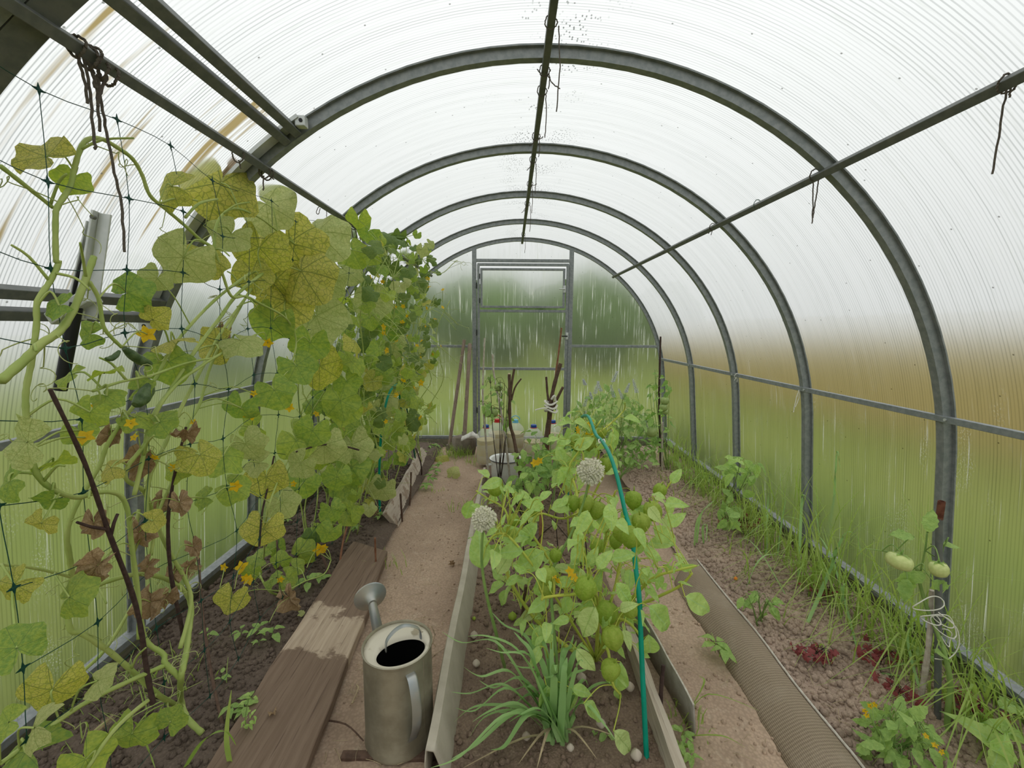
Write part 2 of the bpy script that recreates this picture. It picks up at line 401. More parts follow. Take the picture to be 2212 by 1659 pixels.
M['leaf_y'] = mat_leaf('cucumber_leaf_yellowing', (0.452,0.474,0.079), (0.633,0.574,0.158), (0.151,0.201,0.047), .9, .45, .75, (0.633,0.488,0.174))
M['leaf_p'] = mat_leaf('cucumber_leaf_pale', (0.398,0.464,0.155), (0.560,0.576,0.248), (0.250,0.309,0.077), .8, .4, .6)
M['leaf_b'] = mat_leaf('cucumber_leaf_dry', (.31,.20,.105), (.48,.35,.21), (.22,.14,.07), .8, .25, .6, None, .8)
M['leaf_ph'] = mat_leaf('physalis_leaf', (0.381,0.589,0.143), (0.581,0.739,0.242), (0.465,0.672,0.283), 1., .40, 0, None, .5, False)
M['leaf_pd'] = mat_leaf('physalis_leaf_back', (0.540,0.674,0.256), (0.630,0.736,0.300), (0.374,0.526,0.150), 1., .40, 0, None, .6, False)
M['leaf_d'] = mat_leaf('dark_leaf', (0.182,0.352,0.089), (0.363,0.533,0.141), None, 1., .4, 0, None, .55, False)
M['leaf_m'] = mat_leaf('mint_leaf', (0.248,0.413,0.123), (0.454,0.598,0.207), None, 1., .4, 0, None, .6, False)
M['leaf_r'] = mat_leaf('red_leaf', (.26,.055,.06), (.36,.10,.095), None, 1., .35, 0, None, .6, True)
M['leaf_t'] = mat_leaf('tomato_leaf', (0.271,0.435,0.120), (0.435,0.597,0.180), None, 1., .4, 0, None, .6, False)
M['grass'] = mat_leaf('grass_blade', (0.248,0.399,0.080), (0.435,0.532,0.150), None, 1., .42, 0, None, .5, False)
M['grass_d'] = mat_leaf('leek_blade', (0.267,0.457,0.152), (0.380,0.571,0.228), None, 1., .3, 0, None, .45, False)
M['grass_out'] = mat_leaf('wild_grass', (0.136,0.216,0.029), (0.224,0.288,0.056), None, 1., .35, 0, None, .6, False)
M['straw'] = mat_plain('straw', (.50,.40,.24), (.36,.28,.17), 30, .85)
M['petal'] = mat_leaf('yellow_petal', (.75,.48,.015), (.85,.60,.03), None, 1., .4, 0, None, .6)
M['cuke'] = mat_plain('cucumber_skin', (.045,.085,.025), (.10,.15,.06), 60, .45, 0, .6)
M['lantern'] = mat_leaf('physalis_husk', (0.345,0.483,0.063), (0.483,0.564,0.114), None, 1., .45, 0, None, .5)
M['tomato'] = mat_plain('green_tomato', (0.575,0.621,0.253), (0.483,0.552,0.196), 5, .3, 0, 0)
M['tomato_g'] = mat_plain('unripe_tomato', (.27,.36,.11), (.33,.41,.15), 5, .3, 0, 0)
M['allium'] = mat_plain('allium_floret', (.90,.87,.74), (.82,.80,.60), 60, .8)
M['white'] = mat_plain('enamel', (.78,.78,.75), (.68,.67,.62), 10, .35)
M['rimdark'] = mat_plain('enamel_rim', (.05,.05,.06), None, 10, .4)
M['cloth'] = mat_plain('white_cloth', (.66,.64,.58), (.5,.47,.42), 20, .9, 0, .3)
M['water'] = mat_plain('murky_water', (.50,.40,.14), (.56,.47,.20), 5, .25)
M['bottle'] = mat_bottle('clear_bottle')
M['cap_b'] = mat_plain('blue_cap', (.02,.07,.30), None, 5, .4)
M['cap_r'] = mat_plain('red_cap', (.50,.03,.03), None, 5, .4)
M['cap_c'] = mat_plain('pale_blue_cap', (.15,.45,.62), None, 5, .4)
M['spade'] = mat_plain('spade_steel', (.20,.165,.13), (.29,.25,.20), 14, .6, .3, .2)
M['bulb'] = mat_plain('papery_bulb', (.40,.33,.25), (.52,.45,.36), 20, .7)
M['lilac'] = mat_plain('pale_flower', (.52,.55,.58), (.62,.64,.66), 40, .7)
M['hedge'] = mat_plain('hedge_leaf', (0.091,0.154,0.044), (0.163,0.254,0.072), 3., .9, 0, 0, (0.950,0.950,0.950), 6)
M['bark'] = mat_plain('bark', (.07,.05,.04), None, 20, .9)
M['orange'] = mat_plain('orange_skin', (.75,.25,.03), None, 20, .4)
M['clod'] = M['soil_c']

# ================================================================== THE GREENHOUSE
YS = [4.348-.7185*k for k in range(9)]          # arches, far to near
YE = YS[0]; YF = YS[-1]
CZ, RAD = .534, 1.46
ZJ = .65
A0 = math.asin((ZJ-CZ)/RAD)
LEG = math.hypot(1.515-RAD*math.cos(A0), ZJ)
ARC = RAD*(PI/2-A0)
SMAX = ARC+LEG
def prof(s, off=0.0):
    """Point (x, z) of the hoop at arc length s from the ridge (s > 0 to the right), moved out by off."""
    sg = 1 if s >= 0 else -1; s = abs(s)
    if s <= ARC:
        a = PI/2-s/RAD; return (sg*(RAD+off)*math.cos(a), CZ+(RAD+off)*math.sin(a))
    t = (s-ARC)/LEG; x0, z0 = RAD*math.cos(A0), ZJ
    return (sg*(x0+(1.515-x0)*t+off), z0*(1-t))
def s_of_z(z):
    if z < ZJ: return ARC+LEG*(ZJ-z)/ZJ
    return RAD*(PI/2-math.asin(min(1, (z-CZ)/RAD)))
def x_of_z(z): return prof(s_of_z(z))[0]

def panel(name, parent, mat, y0, y1, s0, s1, off=.002):
    mb = MB(); n = max(4, int(abs(s1-s0)/.06)); uv = []; rows = []
    for j in (0, 1):
        y = y0+(y1-y0)*j; row = []
        for i in range(n+1):
            s = s0+(s1-s0)*i/n; x, z = prof(s, off); row.append((x, y, z)); uv.append((y, s))
        rows.append(row)
    mb.grid(rows)
    # normals point into the house
    a, b, c = (Vector(mb.v[k]) for k in mb.f[0][:3]); nn = (b-a).cross(c-a)
    if nn.dot(Vector((0, a.y, CZ))-a) < 0: mb.f = [f[::-1] for f in mb.f]
    mb.uv = uv
    return obj(name, mb, mat, parent, auto=False)
def hoop(mb, y, s0, s1, w, r_in, r_out, n=64):
    rows = []
    for i in range(n+1):
        s = s0+(s1-s0)*i/n; row = []
        for (dy, off) in ((-w/2, r_out), (-w/2, r_in), (w/2, r_in), (w/2, r_out), (-w/2, r_out)):
            x, z = prof(s, off); row.append((x, y+dy, z))
        rows.append(row)
    mb.grid(rows)

vault = thing('ceiling', None, None, (0, 0, 0)); tag(vault, 'curved vault of clear ribbed polycarbonate sheets', None, None, 'structure')
for k in range(8):
    y1, y0 = YS[k], YS[k+1]
    if k == 4:      # the bay with the roof vent on the left
        continue
    panel('panel', vault, M['poly'], y0, y1, -SMAX, SMAX)
# vent bay
VU = s_of_z(at(640, 288, YS[4]).z)
VL = s_of_z(at(338, 665, YS[4]).z)
yv0, yv1 = YS[5], YS[4]
panel('panel', vault, M['poly'], yv0, yv1, -VU, SMAX)
panel('panel', vault, M['poly'], yv0, yv1, -SMAX, -VL-.0)
for k in range(9):
    mb = MB(); hoop(mb, YS[k], -SMAX, SMAX, .028, -.034, 0.0)
    o = obj('arch', mb, M['steel'], vault)
    mb = MB(); hoop(mb, YS[k], -SMAX, SMAX, .052, -.004, 0.001)
    obj('flange', mb, M['steel'], o)
def rail(name, x, z, w, h, y0, y1, mat='steel', up=(0,0,1)):
    mb = MB(); mb.bar((x, y0, z), (x, y1, z), w, h, up); return obj(name, mb, M[mat], vault, smooth=False, bevel=.0015)
rail('ridge_purlin', -.005, 1.950, .021, .021, YF, YE+.03, 'steel_dark')
rail('purlin', .905, 1.628, .022, .022, YF, YE+.03, 'steel_dark', (.7,0,.7))
rail('purlin', -.905, 1.628, .022, .022, YF, YE+.03, 'steel_dark', (-.7,0,.7))
for sg in (1, -1):
    rail('side_rail', sg*1.400, .818, .022, .022, YF, YE)
    rail('base_rail', sg*1.505, -.012, .05, .024, YF-.02, YE+.02)
    mb = MB(); mb.box((sg*1.535-.03, YF-.02, -.22), (sg*1.535+.03, YE+.02, -.024)); obj('base_beam', mb, M['beam'], vault, smooth=False)
    for y in YS[:6]:               # bolts holding the side rails
        mb = MB(); mb.tube([(sg*1.385, y-.03, .818), (sg*1.41, y-.03, .818)], .005, 6); obj('bolt', mb, M['alu'], vault)

# roof vent in the second bay (left)
vent = thing('window_1', None, None, (prof(-(VU+VL)/2)[0], (yv0+yv1)/2, prof(-(VU+VL)/2)[1])); tag(vent, 'roof vent sash on the curved wall', None, None, 'structure')
panel('pane', vent, M['poly_dirty'], yv0, yv1, -VL, -VU, .004)
for s in (VU-.022, VU+.022, VL-.028, VL+.028):
    x, z = prof(-s, -.018); x2, z2 = prof(-s, 0)
    mb = MB(); mb.bar((x, yv0+.015, z), (x, yv1-.015, z), .026, .03, (x2-x, 0, z2-z)); obj('sash_bar', mb, M['steel_dark'], vent, smooth=False, bevel=.002)
for y, w_, ri, mt in ((yv0+.044, .054, -.034, 'steel_dark'), (yv1-.040, .04, -.012, 'alu')):
    mb = MB(); hoop(mb, y, -VL-.05, -VU+.06, w_, ri, -.001, 30); obj('sash_side', mb, M[mt], vent)
for s, nm in ((VU-.058, 'hinge_plate'), (VL+.058, 'hinge_plate')):
    x, z = prof(-s, -.02); mb = MB(); mb.box((x-.016, yv1-.056, z-.016), (x+.016, yv1-.03, z+.016)); pl = obj(nm, mb, M['alu'], vent, smooth=False, bevel=.003)
    mb = MB(); mb.tube([(x+.004, yv1-.058, z), (x+.004, yv1-.054, z)], .006, 8); obj('hole', mb, M['black'], pl)

# end wall with the door
wb = thing('wall_back', None, None, (0, YE, 0)); tag(wb, 'end wall of polycarbonate in a steel frame', None, None, 'structure')
XL, XR = -.476, .484
def end_panel(name, parent, mat, x0, x1, z0, z1, y):
    """flat sheet between x0 and x1 from z0 to z1, cut off by the hoop"""
    mb = MB(); n = 12; rows = [[], []]; uv0 = []; uv1 = []
    for i in range(n+1):
        x = x0+(x1-x0)*i/n
        zt = CZ+math.sqrt(max(0, RAD*RAD-x*x)); t = min(z1, zt) if z1 else zt
        t = max(t, z0+.001)
        rows[0].append((x, y, z0)); rows[1].append((x, y, t)); uv0.append((x, z0-1.2)); uv1.append((x, t-1.2))
    mb.grid(rows); mb.uv = uv0+uv1
    a, b, c = (Vector(mb.v[k]) for k in mb.f[0][:3])
    if ((b-a).cross(c-a)).y > 0: mb.f = [f[::-1] for f in mb.f]
    return obj(name, mb, mat, parent, smooth=False)
for (a, b, c, d) in ((-1.46, XL, .93, None), (-1.5, XL, -.03, .93), (XR, 1.46, .94, None), (XR, 1.5, -.03, .94), (XL, XR, 1.775, None)):
    end_panel('panel', wb, M['poly_wall'], a, b, c, d, YE+.012)
def vbar(name, parent, x, z0, z1, w=.036, y=YE, mat='steel', d=.03):
    mb = MB(); mb.box((x-w/2, y-d/2, z0), (x+w/2, y+d/2, z1)); return obj(name, mb, M[mat], parent, smooth=False, bevel=.002)
def hbar(name, parent, x0, x1, z, h=.026, y=YE, mat='steel', d=.026):
    mb = MB(); mb.box((x0, y-d/2, z-h/2), (x1, y+d/2, z+h/2)); return obj(name, mb, M[mat], parent, smooth=False, bevel=.002)
vbar('post', wb, XL, -.2, CZ+math.sqrt(RAD**2-XL**2)-.01, .042); vbar('post', wb, XR, -.2, CZ+math.sqrt(RAD**2-XR**2)-.01, .042)
hbar('rail', wb, -1.38, XL, .93); hbar('rail', wb, XR, 1.38, .94); hbar('header', wb, XL, XR, 1.775, .03)
hbar('base_rail', wb, -1.5, XL, -.012, .03); hbar('base_rail', wb, XR, 1.5, -.012, .03)
for a, b in ((-1.5, XL), (XR, 1.5)):
    mb = MB(); mb.box((a, YE-.02, -.25), (b, YE+.04, -.03)); obj('base_beam', mb, M['beam'], wb, smooth=False)
# door
dr = thing('door_1', None, None, (0, YE, 0)); tag(dr, 'polycarbonate door with a hinged upper vent', None, None, 'structure')
DX0, DX1 = -.435, .447
vbar('stile', dr, DX0, -.03, 1.735, .026, YE-.012); vbar('stile', dr, DX1, -.03, 1.735, .026, YE-.012)
for z in (1.735, 1.285, .707, -.01): hbar('door_rail', dr, DX0-.01, DX1+.01, z, .026, YE-.012)
end_panel('pane', dr, M['poly_wall'], DX0, DX1, .72, 1.275, YE+.008)
end_panel('pane', dr, M['poly_wall'], DX0, DX1, -.01, .70, YE+.008)
# vent sash inside the door
vs_ = thing('window_2', None, None, (0, YE, 1.5)); tag(vs_, 'small hinged vent sash in the top of the door', None, None, 'structure')
VX0, VX1 = -.405, .412
vbar('stile', vs_, VX0, 1.315, 1.70, .022, YE-.016); vbar('stile', vs_, VX1, 1.315, 1.70, .022, YE-.016)
hbar('sash_rail', vs_, VX0, VX1, 1.69, .022, YE-.016); hbar('sash_rail', vs_, VX0, VX1, 1.325, .022, YE-.016)
end_panel('pane', vs_, M['poly_wall'], VX0, VX1, 1.33, 1.685, YE-.004)
for z in (1.385, 1.62): vbar('hinge', vs_, VX0-.016, z-.025, z+.025, .008, YE-.03, 'black', .01)
def latch(parent, x, z, ln, mat):
    mb = MB(); mb.box((x-.013, YE-.036, z-.035), (x+.013, YE-.028, z+.035)); pl = obj('latch_plate', mb, M['alu'], parent, smooth=False, bevel=.004)
    mb = MB(); mb.tube([(x+.004, YE-.05, z), (x-ln, YE-.055, z)], .006, 8); obj('lever', mb, M[mat], pl)
latch(vs_, VX1+.004, 1.50, .055, 'alu'); latch(dr, DX1+.004, 1.04, .055, 'black')
for z in (1.53, 1.07, .28): vbar('hinge', dr, DX0-.018, z-.03, z+.03, .009, YE-.03, 'black', .01)
# end wall behind the camera
wf = thing('wall_front', None, None, (0, YF, 0)); tag(wf, 'near end wall of polycarbonate', None, None, 'structure')
p = end_panel('panel', wf, M['poly_wall'], -1.5, 1.5, -.03, None, YF-.012)
p.data.flip_normals()

# ================================================================== GROUND
def fbm(x, y, o=3, sc=1.0):
    return noise.fractal(Vector((x*sc, y*sc, 3.1)), 1.0, 2.0, o)
def clod(x, y, sc):
    d = noise.voronoi(Vector((x*sc, y*sc, .37)), distance_metric='DISTANCE', exponent=2.5)[0]
    return 1-min(1, d[0]*1.35)
Z_PATH, Z_L, Z_C, Z_R = -.10, -.055, -.055, -.075
def h_path(x, y): return Z_PATH+.010*fbm(x, y, 3, 3.5)+.004*fbm(x, y, 4, 18)
def h_left(x, y): return Z_L+.016*fbm(x, y, 3, 3)+.016*clod(x, y, 30)*(.5+.5*noise.noise(Vector((x*9, y*9, 0))))+.006*fbm(x, y, 2, 45)
def h_cen(x, y): return Z_C+.016*fbm(x, y, 3, 3)+.014*clod(x, y, 26)*(.5+.5*noise.noise(Vector((x*8, y*8, 4))))+.006*fbm(x, y, 2, 45)
def h_right(x, y): return Z_R+.018*fbm(x, y, 3, 3)+.024*clod(x, y, 24)*(.45+.55*noise.noise(Vector((x*7, y*7, 9))))+.007*fbm(x, y, 2, 50)
def field(name, label, mat, h, x0, x1, y0, y1, step, edge=.0):
    nx = int((x1-x0)/step); ny = int((y1-y0)/step); rows = []
    for j in range(ny+1):
        y = y0+(y1-y0)*j/ny; row = []
        for i in range(nx+1):
            x = x0+(x1-x0)*i/nx; z = h(x, y)
            e = min(x-x0, x1-x)/.05
            if edge and e < 1: z -= edge*(1-e)
            row.append((x, y, z))
        rows.append(row)
    mb = MB(); mb.grid(rows); o = obj(name, mb, mat, None, auto=False)
    return tag(o, label, None, None, 'structure')
field('path', 'trodden clay path between the plank and the centre bed', M['path'], h_path, -1.02, -.26, -1.3, 4.30, .014)
field('path', 'trodden clay path beside the rolled floor covering', M['path'], h_path, .28, .86, -1.3, 3.0, .014)
field('soil_bed', 'dark soil bed under the cucumber vines', M['soil'], h_left, -1.50, -.80, .5, 4.30, .010, .03)
field('soil_bed', 'brown soil bed in the centre of the house', M['soil_c'], h_cen, -.32, .36, .5, 4.30, .010, .02)
field('soil_bed', 'crumbly loam bed along the side wall', M['soil_r'], h_right, .80, 1.50, .5, 4.30, .010, .02)
field('floor', 'earth floor of the greenhouse', M['path'], lambda x, y: -.17, -1.5, 1.5, -1.3, 4.33, .2)
# outside
mb = MB(); rows = []
for j in range(61):
    rows.append([(-60+2*i, -50+2*j, -.24+.25*noise.noise(Vector((i*.21, j*.21, 0)))*min(1, max(0, (math.hypot(-60+2*i, -50+2*j)-9)/8))) for i in range(61)])
mb.grid(rows); tag(obj('lawn', mb, M['lawn'], None, auto=False), 'mown grass around the greenhouse', None, None, 'structure')

def shrub(x, y, rx, ry, h, label, seed):
    t = thing('hedge_shrub', label, 'shrub', (x, y, -.2), 'shrubs outside the greenhouse')
    mb = MB(); n, k = 36, 20; vs = []; fs = []
    for i in range(k+1):
        ph = PI*i/k
        for j in range(n):
            th = 2*PI*j/n; d = Vector((math.sin(ph)*math.cos(th), math.sin(ph)*math.sin(th), math.cos(ph)))
            q = 1+.28*noise.fractal(d*2.2+Vector((seed*3.1, 0, 0)), 1., 2., 4)+.10*noise.noise(d*9+Vector((seed, 2, 1)))
            vs.append((x+d.x*rx*q, y+d.y*ry*q, -.2+h*.52+d.z*h*.48*q))
    for i in range(k):
        for j in range(n): fs.append((i*n+j, i*n+(j+1)%n, (i+1)*n+(j+1)%n, (i+1)*n+j))
    mb.add(vs, fs); obj('crown', mb, M['hedge'], t, auto=False)
    mb = MB(); mb.tube([(x, y, -.25), (x+.05, y, h*.4)], [.12, .08], 8); obj('trunk', mb, M['bark'], t)
SHR = ((-7.6,15,1.5,3.1,'broad dark shrub beyond the hoe handles, outside the end wall'), (-3.9,14.5,1.45,3.2,'dark shrub outside, in line with the wooden tool handles'), (-.4,15.5,1.35,2.9,'dark shrub outside, showing through the door vent beside its hinges'),
       (2.9,15,1.35,3.0,'dark shrub outside the sheet beside the door latch'), (6.6,19,1.5,3.2,'dark shrub at the far end of the brown fence'), (-11.4,13,1.6,3.4,'tall dark shrub outside, hidden mostly by cucumber vines'),
       (-6.6,21,1.5,3.6,'far shrub standing behind the gap of the front shrubs, near the tool handles'), (-2.2,21,1.5,3.5,'far shrub standing behind the gap in line with the door hinges'), (2.2,21,1.5,3.4,'far shrub standing behind the gap in line with the door latch'))
for i, (x, y, rx, h, lb) in enumerate(SHR): shrub(x, y, rx, 1.3, h, lb, i+1)
fen = thing('board_fence', 'brown board fence seen blurred through the long side wall', 'fence', (6.3, 9, -.24))
for i in range(88):
    mb = MB(); hh = 1.62+R.uniform(-.02, .02); mb.box((6.29, .0+i*.2, -.24), (6.315, .19+i*.2, hh-.24)) if i == 0 else None
    if i == 0: bm0 = mb.mesh('board', M['fence'], False)
    o = bpy.data.objects.new('board', bm0); link(o, fen, Vector((0, i*.2, R.uniform(-.03, .03))))
for z in (.2, 1.0):
    mb = MB(); mb.box((6.32, 0, z-.04), (6.36, 17.6, z+.04)); obj('fence_rail', mb, M['fence'], fen, smooth=False)

# ================================================================== LEAVES, FLOWERS, FRUIT (shared meshes)
def polar_leaf(kind, var):
    rr = random.Random(100+var*7+len(kind)); n = 30; rings = (.35, .7, 1.0); vs = [(0, 0, 0)]; fs = []
    droop = rr.uniform(.15, .75); fold = rr.uniform(-.10, .42); wob = rr.uniform(.08, .18); ph = rr.uniform(0, 6); curl = rr.uniform(-.25, .15)
    if kind == 'dry': droop = rr.uniform(.3, .8); fold = rr.uniform(.4, .9); wob = .25
    def rad(th):
        a = abs(th)/PI
        r = (1.0-.20*a*a)*(1+.075*math.cos(5*th))
        if kind == 'red': r = .55+.45*abs(math.cos(2.5*th))**.6
        if a > .84: r *= 1-.80*((a-.84)/.16)**.8
        return r*(1+.035*math.sin(23*th+ph))
    for f in rings:
        for j in range(n):
            th = -PI+2*PI*(j+.5)/n; r = rad(th)*f; x, y = r*math.sin(th), r*math.cos(th)
            z = -droop*r*r*.6+fold*abs(x)*.8-wob*math.sin(3*th+ph)*r*r-wob*.6*math.sin(7*th+ph*2)*r**3+curl*y*abs(y)*.4
            if kind == 'dry':
                x *= .66; z += .22*math.sin(9*th+ph)*f; k_ = Vector((x*2.4, y*2.4, ph)); x += .16*noise.noise(k_)*f; y += .20*noise.noise(k_+Vector((5,1,2)))*f; z += .35*noise.noise(k_*1.5+Vector((1,7,3)))
            vs.append((x, y, z))
    for j in range(n-1): fs.append((0, 1+j+1, 1+j))
    for k in range(len(rings)-1):
        for j in range(n-1):
            a = 1+k*n+j; fs.append((a, a+1, a+1+n, a+n)[::-1] if False else (a, a+1, a+n+1, a+n))
    mb = MB(); mb.add(vs, fs); return mb
def ovate_leaf(var, width=.30, tooth=.0):
    rr = random.Random(500+var); n = 9; mb = MB(); rows = []; bend = rr.uniform(.1, .7); fold = rr.uniform(.05, .55); tw = rr.uniform(-.3, .3); wv = rr.uniform(.01, .05)
    for i in range(n+1):
        t = i/n; w = width*3.45*t**.8*(1-t)**1.08+.003
        if 0 < i < n and tooth: w *= 1+tooth*(1 if i % 2 else -1)
        row = []
        for u in (-1, -.5, 0, .5, 1):
            x = u*w; z = -bend*t*t+fold*abs(x)+wv*math.sin(t*11+u*2)+tw*x*t
            row.append((x, t*(1-.12*bend*t), z))
        rows.append(row)
    mb.grid(rows); return mb
def star_flower(var):
    rr = random.Random(900+var); mb = MB(); cup = rr.uniform(.15, .6)
    for k in range(5):
        a = 2*PI*k/5; d = Vector((math.cos(a), math.sin(a), 0)); e = Vector((-d.y, d.x, 0)); rows = []
        for i in range(5):
            t = i/4; w = .36*math.sin(PI*(.12+.88*t)**.8)*(1-.2*t)+.01
            c = d*(.12+t*.9)+Vector((0, 0, cup*(t-.9*t*t)*1.2))
            rows.append([c-e*w+Vector((0,0,.05)), c, c+e*w+Vector((0,0,.05))])
        mb.grid(rows)
    mb.tube([(0,0,-.35), (0,0,0)], [.07,.14], 6); return mb
def lantern(var):
    mb = MB(); n = 30; prof_ = [(0.03,.62),(.2,.6),(.42,.5),(.52,.3),(.55,.05),(.48,-.25),(.3,-.5),(.1,-.66),(.02,-.74)]
    vs = []; fs = []
    for (r, z) in prof_:
        for j in range(n):
            th = 2*PI*j/n; q = r*(1+.20*abs(math.cos(2.5*th))**.7-.10); vs.append((q*math.cos(th), q*math.sin(th), z))
    for i in range(len(prof_)-1):
        for j in range(n): fs.append((i*n+j, (i+1)*n+j, (i+1)*n+(j+1)%n, i*n+(j+1)%n))
    mb.add(vs, fs); mb.tube([(0,0,.6), (.03,0,.95)], [.05,.04], 5); return mb
def tomato_mb():
    mb = MB(); n = 20; pr = [(.01,.40),(.22,.44),(.40,.36),(.5,.15),(.5,-.12),(.40,-.33),(.2,-.44),(.01,-.46)]
    vs = []; fs = []
    for (r, z) in pr:
        for j in range(n):
            th = 2*PI*j/n; q = r*(1+.03*math.cos(5*th)); vs.append((q*math.cos(th), q*math.sin(th), z))
    for i in range(len(pr)-1):
        for j in range(n): fs.append((i*n+j, (i+1)*n+j, (i+1)*n+(j+1)%n, i*n+(j+1)%n))
    mb.add(vs, fs); return mb
def calyx_mb():
    mb = MB()
    for k in range(5):
        a = 2*PI*k/5; d = Vector((math.cos(a), math.sin(a), 0)); e = Vector((-d.y, d.x, 0))
        mb.grid([[d*.03-e*.05+Vector((0,0,.45)), d*.03+e*.05+Vector((0,0,.45))], [d*.25-e*.06+Vector((0,0,.47)), d*.25+e*.06+Vector((0,0,.47))], [d*.45-e*.005+Vector((0,0,.40)), d*.45+e*.005+Vector((0,0,.40))]])
    mb.tube([(0,0,.44), (.02,.02,.75)], .04, 5); return mb
CACHE = {}
NV = {'cuke': 10, 'dry': 4, 'red': 3, 'ov': 7, 'ovt': 5, 'thin': 5, 'star': 4, 'lantern': 1, 'tomato': 1, 'calyx': 1}
def shape(kind, matname):
    v = R.randrange(NV[kind]); key = (kind, v, matname)
    if key not in CACHE:
        mb = {'cuke': lambda: polar_leaf('cuke', v), 'dry': lambda: polar_leaf('dry', v), 'red': lambda: polar_leaf('red', v), 'ov': lambda: ovate_leaf(v, .27), 'ovt': lambda: ovate_leaf(v+20, .26, .10),
              'thin': lambda: ovate_leaf(v+40, .13), 'star': lambda: star_flower(v), 'lantern': lambda: lantern(v), 'tomato': tomato_mb, 'calyx': calyx_mb}[kind]()
        CACHE[key] = mb.mesh(kind+'_shape', M[matname])
    return CACHE[key]
def place(parent, name, mesh, pos, tip, nrm, size):
    y = Vector(tip).normalized(); z = Vector(nrm); z = z-y*z.dot(y)
    if z.length < 1e-4: z = y.orthogonal()
    z.normalize(); x = y.cross(z)
    o = bpy.data.objects.new(name, mesh); link(o, parent, Vector(pos))
    o.rotation_mode = 'QUATERNION'
    o.rotation_quaternion = Matrix((x, y, z)).transposed().to_quaternion()
    o.scale = (size,)*3 if not isinstance(size, tuple) else size
    return o
class Plant:
    def __init__(s, name, label, base, stem='stem', group=None, cat='plant'):
        s.t = thing(name, label, cat, base, group); s.mb = MB(); s.shoots = []; s.pts = []; s.sm = stem; s.tend = MB(); s.base = Vector(base)
    def stem(s, pts, r0, r1=None, n=5, sides=6, smooth=True):
        c = cr(pts, n) if smooth else [Vector(p) for p in pts]
        r1 = r0 if r1 is None else r1; k = len(c)
        m_ = MB(); m_.tube(c, [(r0+(r1-r0)*i/(k-1))*(1+.08*math.sin(i*2.3)) for i in range(k)], sides); s.shoots.append(m_); s.pts += c; return c
    def petiole(s, p, r=.0016, maxlen=.22, sag=.02):
        if not s.pts: return
        p = Vector(p); q = min(s.pts, key=lambda a: (a-p).length+max(0, a.z-p.z)*.5)
        d = (q-p).length
        if d < .01: return
        if d > maxlen: q = p+(q-p)*(.5*maxlen/d)+Vector((0, 0, -.02))
        m = (p+q)/2+Vector((0, 0, sag))+jit(.01)
        s.mb.tube(cr([q, m, p], 4), [r*1.2, r], 4, cap=False)
    def leaf(s, kind, mat, pos, tip, nrm, size, name='leaf', pet=True, r=.0016):
        o = place(s.t, name, shape(kind, mat), pos, tip, nrm, size)
        if pet: s.petiole(pos, r)
        return o
    def tendril(s, p, ln=.12, curl=3, r=.0012, d=None):
        p = Vector(p); d = (d or jit(1)).normalized(); a = d.orthogonal().normalized(); b = d.cross(a); pts = []
        for i in range(26):
            t = i/25; k = max(0, t-.45)*2*PI*curl; w = .012*min(1, t*1.5)*(1 if t > .45 else t)
            pts.append(p+d*(ln*t if t < .5 else ln*(.5+.25*(t-.5)))+a*(math.cos(k)*w)+b*(math.sin(k)*w)+Vector((0, 0, -.03*t*t)))
        s.tend.tube(pts, [r, r*.6], 4, cap=False)
    def done(s):
        for m_ in s.shoots: obj('stem', m_, M[s.sm], s.t, auto=False)
        if s.mb.v: tag(obj('petiole', s.mb, M[s.sm], s.t, auto=False), kind='stuff')
        if s.tend.v: tag(obj('tendril', s.tend, M['tendril'], s.t, auto=False), kind='stuff')
def pic(px, py, deg):                  # a direction lying in the picture plane
    a = math.radians(deg); return RT*math.cos(a)+UP*math.sin(a)
def toward(p, j=.5): return ((CAM-Vector(p)).normalized()+jit(j)).normalized()

# ================================================================== CUCUMBER VINES
def PX(lst, X): return [onx(a, b, X) for a, b in lst]
near = Plant('cucumber_vine', 'sprawling half-yellowed cucumber vine with dry brown leaves, climbing near the roof vent', gr(437, 1582, -.04), 'stem', 'cucumber vines on the trellis net', 'vine')
def soilpt(px, py): return gr(px, py, -.045)
# stems creeping over the soil, then climbing
near.stem([soilpt(437,1584), gr(405,1552,.0), gr(391,1512,.03), onx(391,1465,-.93), onx(401,1417,-.95), onx(409,1357,-.97), onx(413,1310,-.99), onx(397,1274,-1.0), onx(357,1250,-1.02), onx(302,1240,-1.03), onx(238,1254,-1.04), onx(191,1274,-1.05)], .0085, .005)
near.stem([gr(391,1528,.01), onx(346,1504,-.98), onx(294,1457,-1.0), onx(238,1409,-1.02), onx(179,1369,-1.04), onx(151,1357,-1.05), onx(145,1278,-1.06), onx(155,1246,-1.06), onx(151,1206,-1.05), onx(145,1151,-1.04), onx(167,1087,-1.03), onx(214,1008,-1.02), onx(233,959,-1.01), onx(280,888,-1.0), onx(334,821,-.99), onx(380,740,-.98), onx(462,650,-.97), onx(540,590,-.96)], .0065, .004)
near.stem([onx(391,1465,-.93), onx(357,1433,-.96), onx(353,1413,-.97), onx(314,1381,-1.0), onx(300,1300,-1.02), onx(287,1200,-1.04), onx(300,1100,-1.05)], .007, .004)
near.stem([onx(357,1437,-.96), onx(278,1472,-.98), onx(175,1524,-1.0), onx(60,1607,-1.02), onx(0,1650,-1.03)], .0055, .004)
near.stem([onx(338,1500,-.97), onx(286,1540,-.98), onx(238,1588,-.98), onx(190,1659,-.99)], .005, .004)
